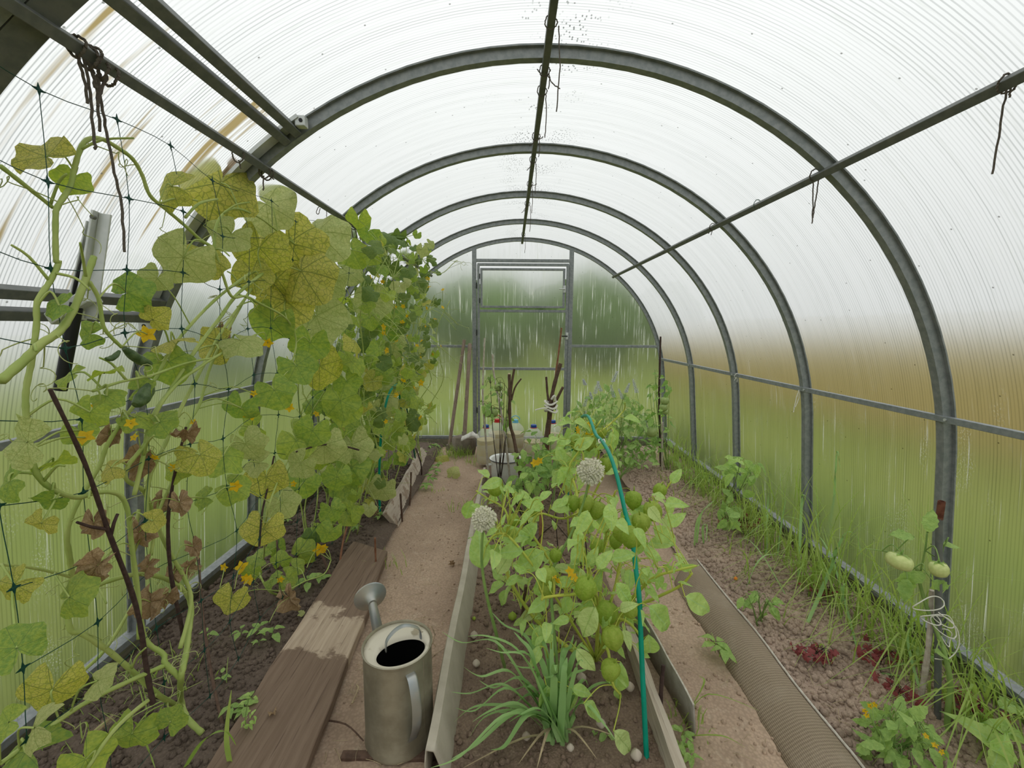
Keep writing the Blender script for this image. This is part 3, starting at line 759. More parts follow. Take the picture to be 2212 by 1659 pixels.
near.stem([onx(389,1401,-.96), onx(413,1302,-.98), onx(397,1246,-1.0), onx(365,1191,-1.01), onx(338,1131,-1.02), onx(326,1099,-1.02), onx(310,1060,-1.0), onx(273,1036,-.99), onx(277,1006,-.98), onx(304,972,-.97), onx(324,939,-.97), onx(344,878,-.96), onx(388,824,-.96), onx(432,793,-.95), onx(462,773,-.95), onx(553,723,-.95)], .0055, .004)
near.stem(PX([(435,520),(398,486),(358,452),(324,422),(307,378),(287,344),(257,321),(216,299),(182,307),(162,358),(152,402),(125,446),(120,473),(121,560),(127,567),(108,608),(81,652),(79,702),(69,777),(57,838),(56,888),(64,956),(79,1023),(119,1060),(167,1075),(207,1064),(254,1067),(275,1100),(285,1180),(300,1300),(300,1380)], -.97), .0042, .0050)
near.stem(PX([(0,358),(60,405),(115,449)], -1.0), .004, .0035)
near.stem(PX([(0,824),(54,777),(88,743),(128,716),(159,669),(186,601),(203,554)], -.95), .0075, .0055)
near.stem(PX([(192,608),(213,645),(223,703),(240,728),(263,750)], -.95), .004, .0035)
near.stem(PX([(567,591),(513,635),(473,689),(422,757),(371,838),(327,905),(310,985),(290,1070)], -.97), .005, .005)
near.stem(PX([(527,649),(480,715),(435,797),(388,888),(358,956),(321,1040),(318,1150)], -.99), .0045, .005)
near.stem(PX([(600,520),(567,591),(527,649),(459,780),(432,871),(405,919),(390,1000),(345,1100),(326,1200)], -1.0), .0045, .004)
near.stem(PX([(435,520),(462,540),(480,590),(500,640),(530,640),(560,655),(620,690),(640,740),(625,800)], -.95), .0045, .0035)
near.stem(PX([(462,540),(470,480),(505,450),(560,470),(600,500),(640,530)], -.95), .004, .003)
near.stem(PX([(200,845),(260,825),(330,810),(400,785),(462,773)], -.95), .003, .003)
near.stem(PX([(400,470),(430,440),(470,430)], -.94), .0035, .003)
near.stem(PX([(60,1607),(150,1480),(230,1400),(290,1300)], -1.1), .004, .004)
near.stem(PX([(0,1220),(60,1225),(130,1240),(160,1250)], -1.06), .003, .003)
LV = [  # px, py, radius px, tip degrees in the picture, material, how much it leans
 (100,338,58,165,'y',.25),(158,387,32,250,'g',.3),(478,395,72,250,'y',.35),(372,402,46,185,'y',.4),(575,440,60,330,'p',.4),(685,503,62,320,'p',.5),
 (396,556,58,240,'p',.35),(340,600,30,240,'p',.5),(447,553,42,290,'y',.3),(625,525,72,300,'y',.3),(560,535,58,260,'y',.3),(650,585,66,300,'y',.25),(598,602,58,250,'y',.3),
 (636,582,52,340,'p',.9),(683,682,62,290,'p',.25),(590,692,45,250,'g',.25),(617,650,58,270,'y',.25),(275,632,42,20,'g',.3),(128,660,34,200,'g',.8),(195,722,30,190,'g',1.),
 (370,735,40,20,'y',.8),(365,782,44,300,'g',.5),(150,810,30,200,'g',1.),(225,806,32,20,'g',1.),(690,790,50,270,'y',.15),(592,842,40,300,'g',.6),
 (575,1030,43,265,'y',.15),(570,1143,42,255,'y',.15),(500,1292,34,250,'y',.3),(150,1290,46,30,'g',.5),(113,1490,54,250,'y',.25),(36,1400,48,120,'g',.4),(20,1560,34,200,'g',.5),
 (55,1625,62,180,'g',.7),(185,1640,50,300,'g',.6),(285,1585,44,250,'g',.5),(368,1560,30,60,'g',.4),(212,1470,36,20,'p',.8),(75,1572,44,210,'p',.9),(20,1040,42,215,'g',.9),(112,1005,36,35,'g',1.),
 (32,1262,40,220,'y',.8),(195,890,36,250,'g',.6),(292,902,30,340,'g',.7),(432,982,42,300,'y',.4),(380,1012,30,200,'g',.6),(484,985,40,330,'g',.6),(530,958,38,300,'p',.6),(640,952,42,290,'g',.5),
 (545,925,34,200,'g',.6),(640,790,40,300,'g',.5),(560,1000,30,200,'p',.6),(60,955,56,180,'p',1.),(330,690,30,30,'y',.8),(520,735,42,330,'p',.6),(470,745,40,200,'y',.6),(170,930,30,300,'g',.6),
 (300,840,28,20,'g',1.),(230,855,30,330,'g',.6),(345,912,36,10,'g',1.),(700,605,40,20,'p',.8),(740,580,40,330,'p',.7),(500,505,40,230,'p',.4),(545,590,40,280,'y',.4),(670,740,40,260,'g',.6),(520,880,34,250,'g',.7),
 (110,1080,30,210,'g',.8),(440,1075,26,200,'g',.7),(500,1050,34,330,'g',.6),(655,1040,34,290,'g',.6),(610,1085,34,300,'p',.7),(330,1125,24,0,'y',1.),(240,1010,30,200,'y',1.),(90,1130,30,250,'y',.8)]
DRY = [(210,1222,42,240),(306,995,36,260),(352,1082,26,250),(388,1085,27,280),(417,1180,20,300),(410,1222,24,200),(318,1225,26,250),(325,1300,36,260),(480,716,22,240),(398,937,25,20),(235,940,25,240),
       (203,1130,32,270),(512,372,40,260),(300,1150,34,260),(360,1290,26,250),(625,1290,29,300),(375,1240,22,280),(455,575,24,250)]
def plane_x(px, py):
    """Depth line of the near vine: leaves hang about the net, the low ones out over the soil."""
    X = -.97+R.uniform(-.05, .07)
    if py > 1350: X = -1.0+R.uniform(-.06, .08)
    return X
MIDL = [q for q in LV if q[0] > 460 and q[1] > 1020]
for (px, py, rp, deg, m, ln) in LV:
    if (px, py, rp, deg, m, ln) in MIDL: continue
    p = onx(px, py, plane_x(px, py))
    if p.z < -.02: p = gr(px, py, R.uniform(.0, .05))
    if px > 460 and py > 1100: p = gr(px, py, R.uniform(.06, .16))
    dist = (p-CAM).dot(FWD)
    near.leaf('cuke', 'leaf_'+m, p, pic(px, py, deg)+toward(p, .1)*R.uniform(-.3, .3), toward(p, .15)+jit(ln)*.9+Vector((0, 0, ln*.7)), rp*dist/FPX*1.08, r=.0019)
for (px, py, rp, deg) in DRY:
    p = onx(px, py, plane_x(px, py)-.02)
    if px > 600: p = gr(px, py, .05)
    near.leaf('dry', 'leaf_b', p, pic(px, py, deg), toward(p, .5), rp*(p-CAM).dot(FWD)/FPX*1.15, 'dry_leaf', r=.0012)
FL = [(318,722,20),(218,880,18),(184,945,20),(283,915,13),(290,945,10),(335,987,10),(372,1010,10),(578,740,12),(542,892,17),(625,880,11),(548,850,8),(508,1050,14),(522,1226,15),(537,1253,12),(485,1225,10),(418,912,8),(635,1045,8),(690,1186,15)]
for (px, py, rp) in FL:
    p = onx(px, py, -.95) if not (460 < px < 720 and py > 1150) else gr(px, py, .08)
    d = (p-CAM).dot(FWD); near.leaf('star', 'petal', p, pic(px, py, R.uniform(0, 360)), toward(p, .7)+Vector((0,0,.3)), rp*d/FPX, 'flower')
def cucumber(pl, a, b, r, mat='cuke'):
    a, b = Vector(a), Vector(b); mb = MB(); n = 14; pts = [a.lerp(b, i/n)+Vector((0, 0, -.006*math.sin(PI*i/n))) for i in range(n+1)]
    mb.tube(pts, [r*max(.22, math.sin(PI*(.06+.88*i/n))**.45)*(1+.05*math.sin(i*5.)) for i in range(n+1)], 10); return obj('cucumber', mb, M[mat], pl.t)
cucumber(near, onx(268,752,-.95), onx(325,786,-.95), .011); cucumber(near, onx(258,758,-.95), onx(228,775,-.95), .006)
cucumber(near, onx(326,828,-.95), onx(292,875,-.95), .0155)
for i in range(70):
    p = R.choice(near.pts); near.tendril(p, R.uniform(.05, .16), R.uniform(1, 4))
for i in range(26):                    # cut leaf stalks along the stems
    p = R.choice(near.pts); d = (jit(1)+Vector((.4, -.3, .3))).normalized(); near.mb.tube(cr([p, p+d*.04+Vector((0,0,.01)), p+d*R.uniform(.06,.1)], 3), [.003, .002], 5)
near.done()

mid = Plant('cucumber_vine', 'low young cucumber plant with yellow flowers at the plank edge', gr(600, 1285, -.045), 'stem', 'cucumber vines on the trellis net', 'vine')
b0 = gr(600, 1285, -.045)
mid.stem([b0, gr(580,1275,.0), gr(560,1235,.05), gr(570,1200,.1), onx(575,1120,-.98), onx(600,1040,-.97), onx(640,960,-.97)], .005, .003)
mid.stem([gr(580,1275,.0), gr(620,1275,.02), gr(660,1255,.03), gr(700,1240,.02), gr(715,1210,.03)], .003, .0025)
for (px, py, rp, deg, z) in ((650,1195,28,40,.06),(635,1225,20,330,.05),(590,1250,20,200,.05),(545,1235,18,250,.06),(560,1205,24,180,.08),(620,1250,22,300,.04),(605,1215,20,90,.07),(665,1165,24,60,.07),(600,1180,20,120,.09)):
    p = gr(px, py, z); mid.leaf('cuke', 'leaf_g', p, pic(px, py, deg), toward(p, .5)+Vector((0,0,.6)), rp*(p-CAM).dot(FWD)/FPX*1.1)
for (px, py, rp, deg, m, ln) in MIDL:
    p = gr(px, py, .10) if py > 1180 else onx(px, py, -1.0); mid.leaf('cuke', 'leaf_'+m, p, pic(px, py, deg), toward(p, .2)+Vector((0,0,ln*.5)), rp*(p-CAM).dot(FWD)/FPX*1.08)
for (px, py, rp) in ((700,1183,9),(530,1248,10),(606,1252,8)):
    p = gr(px, py, .08); mid.leaf('star', 'petal', p, (0,0,1), toward(p, .5), rp*(p-CAM).dot(FWD)/FPX, 'flower')
for i in range(8): mid.tendril(R.choice(mid.pts), .08)
mid.done()

# the dense far vines, one plant per stretch of the bed
FARPOLY = [(742,470),(800,468),(880,490),(915,470),(945,575),(990,560),(985,590),(950,640),(968,690),(955,760),(905,850),(945,890),(900,930),(880,980),(845,1000),(850,1080),(830,1110),(770,1110),(720,1160),(660,1180),(650,1080),(640,1000),(650,900),(700,840),(720,760),(745,700),(740,640),(780,600),(760,540)]
FARL = ['lush green cucumber vine rising to the purlin beside the teal hoop', 'green flowering cucumber vine filling the middle of the trellis', 'far cucumber vine with trailing shoots near the tool handles']
far = []
for k, (yc, xb) in enumerate(((2.25,-1.12), (2.85,-1.08), (3.45,-1.02))):
    P_ = Plant('cucumber_vine', FARL[k], (xb, yc, -.05), 'stem', 'cucumber vines on the trellis net', 'vine'); far.append(P_)
    for q in range(9):
        x0 = xb+R.uniform(-.08, .15); y0 = yc+R.uniform(-.2, .2); pts = [(x0, y0, -.05)]; top = R.uniform(1.15, 1.62)
        for s in range(1, 7): pts.append((x0+R.uniform(-.07, .07)+(.25*(s/6) if q % 3 == 0 else .1*s/6), y0+R.uniform(-.12, .12), top*s/6))
        P_.stem(pts, .004, .0025)
    for q in range(4):
        z = R.uniform(.5, 1.4); p0 = Vector((xb+.15, yc, z)); P_.stem([p0, p0+Vector((.12, .0, .04)), p0+Vector((.24, -.05, -.02)), p0+Vector((.33, R.uniform(-.1,.1), -.12))], .0025, .0015)
far[2].stem([at(905,545,3.0), at(930,585,3.0), at(955,590,3.0), at(978,570,3.0), at(988,562,3.0)], .003, .002)
cnt = [0, 0, 0]; tries = 0
while sum(cnt) < 450 and tries < 60000:
    tries += 1
    p = Vector((R.uniform(-1.22, -.62), R.uniform(1.95, 3.75), R.uniform(.02, 1.74)))
    q = proj(p)
    if not inpoly(q, FARPOLY): continue
    if p.x > -.72 and R.random() < .2: continue
    k = min(2, max(0, int((p.y-1.95)/.6)))
    if cnt[k] > 165: continue
    cnt[k] += 1
    sz = R.uniform(.030, .074)*(.85 if k == 2 else 1)
    if p.x > -.8: sz *= .7
    m = R.choices(('leaf_g', 'leaf_y', 'leaf_p', 'leaf_gd'), (.55, .12, .18, .15) if p.z < .95 else (.40, .05, .10, .45))[0]
    nrm = Vector((R.uniform(0, .9), R.uniform(-1.1, .1), R.uniform(0, .9))); tip = Vector((R.uniform(-.5, .7), R.uniform(-.5, .3), R.uniform(-1.1, -.1)))
    far[k].leaf('cuke', m, p, tip, nrm, sz, r=.0015)
for i in range(95):
    for _ in range(200):
        p = Vector((R.uniform(-1.1, -.6), R.uniform(2.0, 3.7), R.uniform(.3, 1.5)))
        if inpoly(proj(p), FARPOLY): break
    k = min(2, max(0, int((p.y-1.95)/.6)))
    if i < 60: far[k].leaf('star', 'petal', p, jit(1), toward(p, .8), R.uniform(.014, .024), 'flower')
    for _ in range(2): far[k].tendril(R.choice(far[k].pts)+jit(.03), R.uniform(.1, .3), R.uniform(.3, 2.5), .0012, Vector((R.uniform(0, 1), R.uniform(-.8, .2), R.uniform(-.5, .3))))
for (px, py, rp, deg) in ((805,650,40,280),(848,740,30,270),(760,540,34,300),(728,1030,30,260),(825,1055,30,250),(716,1100,25,290),(712,1150,26,240),(760,960,42,280),(700,960,42,270),(810,800,34,250),(735,865,38,280),(675,930,36,250),(760,1010,36,300),(650,1000,32,230),(840,690,40,270),(745,880,36,260)):
    p = onx(px, py, -.88); p = p if p.y < 2.9 else at(px, py, 2.7)
    far[0].leaf('cuke', 'leaf_g' if R.random() < .6 else 'leaf_p', p, pic(px, py, deg), toward(p, .25), rp*(p-CAM).dot(FWD)/FPX*1.1)
for P_ in far: P_.done()

# ================================================================== BOARDS AND EDGINGS
def board(name, label, L0, R0, L1, R1, th, mat, n=16, wob=.006, cat='plank', ends=(0, 0)):
    """A worn plank: top corners near-left, near-right, far-left, far-right; th is its thickness."""
    L0, R0, L1, R1 = map(Vector, (L0, R0, L1, R1)); rows = []
    nrm = (R0-L0).cross(L1-L0).normalized()
    if nrm.z < 0: nrm = -nrm
    for i in range(n+1):
        t = i/n; a = L0.lerp(L1, t); b = R0.lerp(R1, t); d = (b-a).normalized()
        a = a+d*wob*noise.noise(Vector((t*7, 1.3, len(label)))); b = b+d*wob*1.5*noise.noise(Vector((t*6, 8.3, len(label))))
        row = []
        for u in (0, .25, .5, .75, 1): row.append(a.lerp(b, u)+nrm*(.0025*noise.noise(Vector((t*9, u*5, 2)))))
        for u in (1, .5, 0): row.append(a.lerp(b, u)-nrm*th)
        row.append(row[0]); rows.append(row)
    mb = MB(); mb.grid(rows, True); k = len(rows[0])-1
    mb.f.append(tuple(range(k))); b_ = len(rows[0])*n; mb.f.append(tuple(b_+j for j in range(k))[::-1])
    o = obj(name, mb, mat, None, bevel=.004); return tag(o, label, cat)
zt = -.022
board('plank', 'wide wet dark-brown plank lying between the soil and the watering can', Vector((-.895,.82,zt)), Vector((-.625,.80,zt-.012)), gr(762,1168,zt), gr(838,1190,zt-.015), .045, M['plank'], 20, .012)
fb = board('plank', 'weathered grey plank leaning on its edge behind thin pegs', gr(833,1106,.03), gr(862,1139,-.10), gr(912,966,.03), gr(930,990,-.10), .028, M['plank2'], 16, .01)
board('plank', 'short pale board set on edge beside the white enamel pot', Vector((-.335,2.78,.0)), Vector((-.318,2.78,-.0)), Vector((-.325,3.35,.0)), Vector((-.308,3.35,.0)), .12, M['plank3'], 8, .004)
board('plank', 'bleached narrow board on edge next to the teal hoop', Vector((.318,.80,.0)), Vector((.352,.80,-.004)), Vector((.335,1.50,.0)), Vector((.365,1.50,-.004)), .13, M['plank3'], 10, .004)
# folded floor-covering strip along the centre bed
def strip(name, label, secs, ys, mat, uvs=True, solid=.004, cat='edging'):
    rows = []; uv = []; mb = MB()
    for y, sec in zip(ys, secs):
        row = []; acc = 0
        for i, q in enumerate(sec):
            if i: acc += math.hypot(q[0]-sec[i-1][0], q[1]-sec[i-1][1])
            row.append((q[0], y, q[1])); uv.append((acc, y))
        rows.append(row)
    mb.grid(rows); mb.uv = uv; o = obj(name, mb, mat, None, solid=solid, auto=True); return tag(o, label, cat)
ys = [.96+.03*i for i in range(63)]; secs = []
for y in ys:
    x = -.302+.007*noise.noise(Vector((y*2, 0, 0)))+.012*max(0, 1.15-y); w = .006*noise.noise(Vector((y*5, 3, 0)))
    e = max(0, 1.14-y)*.35
    secs.append([(x-.020, -.115), (x-.021, .02-e), (x-.022, .046-e*.5), (x-.019, .053+w), (x+.001, .050+w), (x+.004, .044+w), (x+.020, .0), (x+.034, -.05), (x+.042, -.105)])
strip('bed_edging', 'folded beige floor-covering strip standing along the centre bed', secs, ys, M['lino'])
ys = [.80+.03*i for i in range(42)]; secs = []
for y in ys:
    x0 = .69+.01*noise.noise(Vector((y*3, 5, 0))); tp = min(1, max(0, (2.03-y)/.10)); k = .8+.2*noise.noise(Vector((y*2, 9, 0)))
    secs.append([(x0-.01+.075*(1-tp), -.108), (x0+.012+.06*(1-tp), -.085), (x0+.04+.04*(1-tp), -.062*k-.01), (x0+.075+.03*(1-tp), -.048*k), (x0+.11+.01*(1-tp), -.044*k), (x0+.14, -.047*k), (x0+.148, -.052*k)])
ln = strip('rolled_covering', 'brown woven floor covering rolled up beside the loam bed', secs, ys, M['weave'], cat='floor covering')
mb = MB(); mb.tube([(s[-1][0]+.003, y, s[-1][1]+.006+.002*noise.noise(Vector((y*40, 0, 0)))) for s, y in zip(secs, ys)], .0035, 6); obj('frayed_edge', mb, M['cut'], ln)
ys = [1.14+.02*i for i in range(26)]; secs = [[(.452-.06*(y-1.14)-.02*math.sin((y-1.14)*3), -.12), (.45-.06*(y-1.14), -.06), (.443-.06*(y-1.14)+.01*noise.noise(Vector((y*6,0,0))), .012)] for y in ys]
sl = strip('fibre_sheet', 'thin grey fibre sheet on edge beside a short black peg', secs, ys, M['slate'], solid=.006, cat='sheet')
mb = MB(); mb.tube([(s[-1][0], y, s[-1][1]+.001) for s, y in zip(secs, ys)], .0035, 5); obj('broken_edge', mb, M['cut'], sl)

# ================================================================== WATERING CAN
CX, CY, CB = -.437, 1.150, -.095
can = thing('watering_can', 'dented zinc watering can with a long spout and rose, standing on the clay path', 'watering can', (CX, CY, CB))
CT = CB+.295
mb = MB(); mb.lathe([(.0985, CB), (.102, CB+.004), (.102, CB+.012), (.0995, CB+.016), (.098, CT-.03), (.0975, CT-.006), (.1005, CT-.003), (.101, CT+.003), (.098, CT+.005), (.095, CT), (.0945, CT-.02), (.0945, CB+.02)], 48, Matrix.Translation((CX, CY, 0)), True, True)
obj('body', mb, M['can'], can)
mb = MB(); n = 48; r0 = .0965; zl = CT-.004; hx, hy = CX+.018, CY-.030; ang = math.radians(28); vs = []; fs = []
for ring in range(4):
    f = ring/3
    for j in range(n):
        th = 2*PI*j/n; ox, oy = CX+r0*math.cos(th), CY+r0*math.sin(th)
        c, s = .069*math.cos(th-ang), .047*math.sin(th-ang); ix, iy = hx+c*math.cos(ang)-s*math.sin(ang), hy+c*math.sin(ang)+s*math.cos(ang)
        vs.append((ox+(ix-ox)*f, oy+(iy-oy)*f, zl+(.006*math.sin(f*PI) if oy > CY else 0)-(.006 if ring == 3 else 0)*0))
for k in range(3):
    for j in range(n): fs.append((k*n+j, k*n+(j+1)%n, (k+1)*n+(j+1)%n, (k+1)*n+j))
mb.add(vs, fs); obj('lid', mb, M['can_lid'], can, solid=.0015)
mb = MB(); mb.lathe([(.0001, CB+.03), (.093, CB+.03), (.093, CT-.02)], 32, Matrix.Translation((CX, CY, 0)), False, False); obj('dark_inside', mb, M['can_dark'], can)
def flat_handle(name, pts, w, th, mat, side):
    c = cr(pts, 6); rows = []; side = Vector(side).normalized()
    for i, p in enumerate(c):
        t = (c[min(i+1, len(c)-1)]-c[max(i-1, 0)]).normalized(); nn = t.cross(side).normalized(); ww = w
        rows.append([p+side*ww/2, p+side*ww/2*.6+nn*th, p-side*ww/2*.6+nn*th, p-side*ww/2, p-nn*th*.3, p+side*ww/2])
    m_ = MB(); m_.grid(rows); return obj(name, m_, mat, can, sub=1)
# hoop handle over the lid
a = Vector((CX-.030, CY-.022, zl)); b = Vector((CX+.062, CY+.028, zl)); dv = (b-a).normalized()
flat_handle('carry_handle', [a+Vector((0,0,-.002)), a+Vector((0,0,.030))+dv*.004, a.lerp(b,.3)+Vector((0,0,.055)), a.lerp(b,.6)+Vector((0,0,.058)), b+Vector((0,0,.034))-dv*.004, b+Vector((0,0,-.002))], .020, .004, M['can_shine'], dv.cross(Vector((0,0,1))))
# side handle, on the front right
ad = Vector((math.sin(.62), -math.cos(.62), 0)); pc = Vector((CX, CY, 0))
flat_handle('side_handle', [pc+ad*.097+Vector((0,0,CT-.025)), pc+ad*.118+Vector((0,0,CT-.035)), pc+ad*.138+Vector((0,0,CT-.09)), pc+ad*.135+Vector((0,0,CT-.155)), pc+ad*.115+Vector((0,0,CT-.205)), pc+ad*.099+Vector((0,0,CT-.235))], .031, .004, M['can_shine'], Vector((ad.y, -ad.x, 0)))
rose = gr(803, 1298, .215); root = Vector((CX-.05, CY+.08, CB+.06)); sd = (rose-root).normalized()
mb = MB(); mb.tube([root, root.lerp(rose, .55), root.lerp(rose, .56), rose], [.023, .0165, .0185, .0135], 16)
sp_ = obj('spout', mb, M['can_shine'], can)
q = Vector((0,0,1)).rotation_difference(Vector((-.50,.85,.18)).normalized()).to_matrix().to_4x4()
mb = MB(); mb.lathe([(.013,-.012), (.018,.0), (.030,.010), (.049,.017), (.053,.019), (.053,.024), (.048,.026), (.0,.030)], 36, Matrix.Translation(rose) @ q, True, False)
rs_ = obj('rose', mb, M['can_shine'], sp_)
mb = MB(); mb.tube([pc+Vector((.085,-.048,CB+.02)), pc+Vector((.085,-.048,CT-.01))], .0022, 5); obj('seam', mb, M['can'], can)
# flat wooden lath under the can
mb = MB(); mb.box((CX-.15, CY-.085, -.108), (CX+.13, CY-.06, -.088)); tag(obj('wood_lath', mb, M['stick'], None, smooth=False, bevel=.003), 'thin wet wooden lath peeking out under the watering can', 'lath')

# ================================================================== TOOLS, BOTTLES, POT AT THE END WALL
sp = thing('spade', 'spade with a brown wooden handle and muddy steel blade against the end wall', 'spade', gr(1003, 985, -.1))
h0, h1 = at(1015, 744, 4.27), at(1003, 945, 4.06)
mb = MB(); mb.tube([h0+Vector((0,0,.012)), h0, h0.lerp(h1,.5), h1], [.012,.019,.018,.02], 12); obj('handle', mb, M['handle'], sp)
bl = h1; rows = []
for i, (z, w) in enumerate(((.03,.03),(.012,.10),(.0,.118),(-.10,.115),(-.2,.09))):
    rows.append([bl+Vector((u*w, -.02*(1-u*u)-i*.012, z)) for u in (-1,-.6,-.2,.2,.6,1)])
mb = MB(); mb.grid(rows); bo = obj('blade', mb, M['spade'], sp, solid=.004)
mb = MB(); mb.tube([bl+Vector((0,-.01,.06)), bl+Vector((0,-.028,-.02)), bl+Vector((0,-.04,-.12))], [.022,.019,.005], 10); obj('socket', mb, M['spade'], sp)
mb = MB(); mb.tube([at(1003,734,4.27), at(988,840,4.2), at(971,960,4.06)], [.016,.017,.016], 12)
ho = thing('hoe', 'dark wooden tool handle leaning beside the spade', 'hoe', gr(970, 970, -.1)); obj('handle', mb, M['handle'], ho)
mb = MB(); q = at(971,962,4.06); mb.box(tuple(q+Vector((-.03,-.02,-.05))), tuple(q+Vector((.03,.0,.01)))); obj('blade', mb, M['spade'], ho, smooth=False, bevel=.004)
def bottle(px, py, Y, d, h, cap, label, loop=False, fill=.62):
    b = at(px, py, Y); b.z = -.06; t = thing('water_bottle', label, 'bottle', b, 'water bottles by the door')
    r = d/2; m = Matrix.Translation(b); k = h
    mb = MB(); mb.lathe([(r*.85,0),(r*.97,.01),(r,.03),(r*.99,k*.2),(r*.95,k*.22),(r,k*.25),(r,k*.5),(r*.95,k*.52),(r,k*.55),(r*.99,k*.7),(r*.85,k*.8),(r*.5,k*.89),(r*.26,k*.92),(r*.26,k*.94)], 28, m); obj('shell', mb, M['bottle'], t)
    mb = MB(); mb.lathe([(r*.8,.004),(r*.95,.03),(r*.93,k*.22),(r*.96,k*.5),(r*.96,k*fill)], 24, m); obj('water', mb, M['water'], t)
    mb = MB(); mb.lathe([(r*.31,k*.93),(r*.31,k*.99),(r*.27,k)], 16, m); obj('cap', mb, M[cap], t)
    mb = MB(); mb.lathe([(r*.36,k*.915),(r*.36,k*.93)], 16, m); obj('neck_ring', mb, M['cap_r' if cap in('cap_b','cap_r') else cap], t)
    if loop:
        mb = MB(); c = b+Vector((0,0,k)); mb.tube([c+Vector((math.cos(a)*.04,0,math.sin(a)*.035)) for a in [PI*i/8 for i in range(9)]], .004, 5); obj('carry_loop', mb, M[cap], t)
bottle(1050, 985, 3.66, .165, .34, 'cap_b', 'clear water bottle with a blue cap and red neck ring')
bottle(1074, 985, 3.90, .165, .34, 'cap_r', 'clear water bottle with a red cap and carrying loop', True)
bottle(1113, 985, 3.93, .165, .33, 'cap_c', 'clear water bottle with a pale blue cap', True)
bottle(1152, 985, 3.72, .17, .33, 'cap_b', 'squat clear bottle with dark lid behind the stake bundle', False, .55)
bottle(1193, 985, 3.86, .165, .34, 'cap_b', 'water bottle with a blue cap half hidden by the branched stake')
mb = MB(); q = at(1020, 945, 3.93); n = 14; vs = []; rows = []
for i in range(n+1):
    rows.append([q+Vector(((i/n-.5)*.2, (j/6-.5)*.12, .05-.05*abs(i/n-.5)*2+.02*noise.noise(Vector((i*.5, j*.6, 1)))-.30*max(0, i/n-.72)-.10*max(0, abs(j/6-.5)-.3))) for j in range(7)])
mb.grid(rows); tag(obj('cloth', mb, M['cloth'], None, solid=.004), 'crumpled white cloth hung behind the spade blade', 'cloth')
pt = thing('enamel_pot', 'white enamel pot with a dark rim line behind the stakes', 'pot', gr(1092, 1040, -.06)); pb = gr(1092, 1040, -.06); m = Matrix.Translation(pb)
mb = MB(); mb.lathe([(.10,0),(.108,.01),(.112,.17),(.125,.182),(.127,.187),(.124,.19),(.110,.182),(.106,.17),(.10,.02),(.0,.018)], 36, m, True, False); obj('body', mb, M['white'], pt)
mb = MB(); mb.lathe([(.1265,.1835),(.1285,.187),(.1265,.1905),(.1245,.187),(.1265,.1835)], 36, m, False, False); obj('rim', mb, M['rimdark'], pt)
mb = MB(); mb.tube([pb+Vector((-.108,-.02,.15)), pb+Vector((-.145,-.03,.145)), pb+Vector((-.145,-.05,.145)), pb+Vector((-.105,-.05,.15))], .006, 6); obj('ear_handle', mb, M['white'], pt)

# ================================================================== STAKES, HOOPS, STRINGS
def stake(name, label, pts, r, mat, branches=(), cat='stake', cut=None, group=None, knots=True):
    t = thing(name, label, cat, pts[-1], group); mb = MB(); c = cr(pts, 5)
    k = len(c); mb.tube(c, [(r[0]+(r[1]-r[0])*i/(k-1))*(1+(.10*math.sin(i*1.9) if knots else 0)) for i in range(k)], 8); obj('shaft', mb, M[mat], t)
    for (bp, br) in branches:
        mb = MB(); mb.tube(cr(bp, 4), br, 7); obj('side_branch', mb, M[mat], t)
    if cut:
        mb = MB(); d = (c[0]-c[1]).normalized(); mb.tube([c[0], c[0]+d*.004], [r[0]*.95, r[0]*.8], 8); obj('cut_end', mb, M['cutwood'], t)
    return t
def down(px, py, z=-.06): return gr(px, py, z)
# in the cucumber bed
stake('stick_stake', 'dark forked branch stake standing among the yellowed cucumber stems', [onx(108,841,-.92), onx(183,1000,-.93), onx(234,1147,-.95), onx(294,1310,-.96), onx(318,1453,-.97), onx(330,1520,-.97)], (.0032,.0062), 'stick_dark',
      [([onx(230,1143,-.95), onx(196,1138,-.95), onx(166,1128,-.95)], [.0035,.0025]), ([onx(240,1155,-.95), onx(246,1130,-.94), onx(254,1110,-.94)], [.0035,.003])])
stake('stick_stake', 'dark thin stake with brown leaves caught on it', [onx(402,922,-.96), onx(385,990,-.97), onx(371,1060,-.98), onx(363,1131,-.99), onx(369,1238,-1.0), onx(391,1350,-1.0), onx(398,1390,-1.0)], (.003,.0055), 'stick_dark')
stake('stick_stake', 'slender brown stake in bare soil in front of the yellowed vine', [gr(429,1206,.28), gr(437,1318,.16), gr(457,1457,.03), gr(481,1566,-.05)], (.004,.0045), 'stick')
stake('stick_stake', 'thin dark stake behind the pale spotted cucumber leaf', [onx(592,985,-1.0), onx(576,1063,-1.0), onx(566,1110,-1.0), onx(560,1180,-1.0)], (.003,.004), 'stick_dark')
stake('stick_stake', 'thin brown stake behind the low flowering cucumber plant', [gr(597,1150,.14), gr(600,1200,.06), gr(601,1260,-.05)], (.004,.005), 'stick')
stake('thorny_twig', 'thorny dark twig caught crosswise in the cucumber leaves', [onx(640,976,-.9), onx(690,962,-.88), onx(730,961,-.86), onx(775,972,-.84)], (.003,.004), 'stick_dark', cat='twig')
stake('stick_stake', 'reddish peg leaning over the far end of the wet plank', [gr(762,1100,.12), gr(742,1165,.04), gr(733,1226,-.05)], (.005,.005), 'stick_red')
stake('stick_stake', 'brown peg leaning beside the yellow flowers at the plank', [gr(685,1173,.08), gr(700,1210,.02), gr(717,1252,-.05)], (.006,.006), 'stick')
stake('stick_stake', 'rusty upright peg at the corner of the wet plank', [gr(810,1162,.10), gr(811,1195,.01), gr(813,1235,-.09)], (.0045,.005), 'stick_red')
stake('stick_stake', 'brown peg pinning the near end of the leaning grey plank', [gr(865,1067,.12), gr(867,1100,.0), gr(869,1126,-.09)], (.006,.006), 'stick')
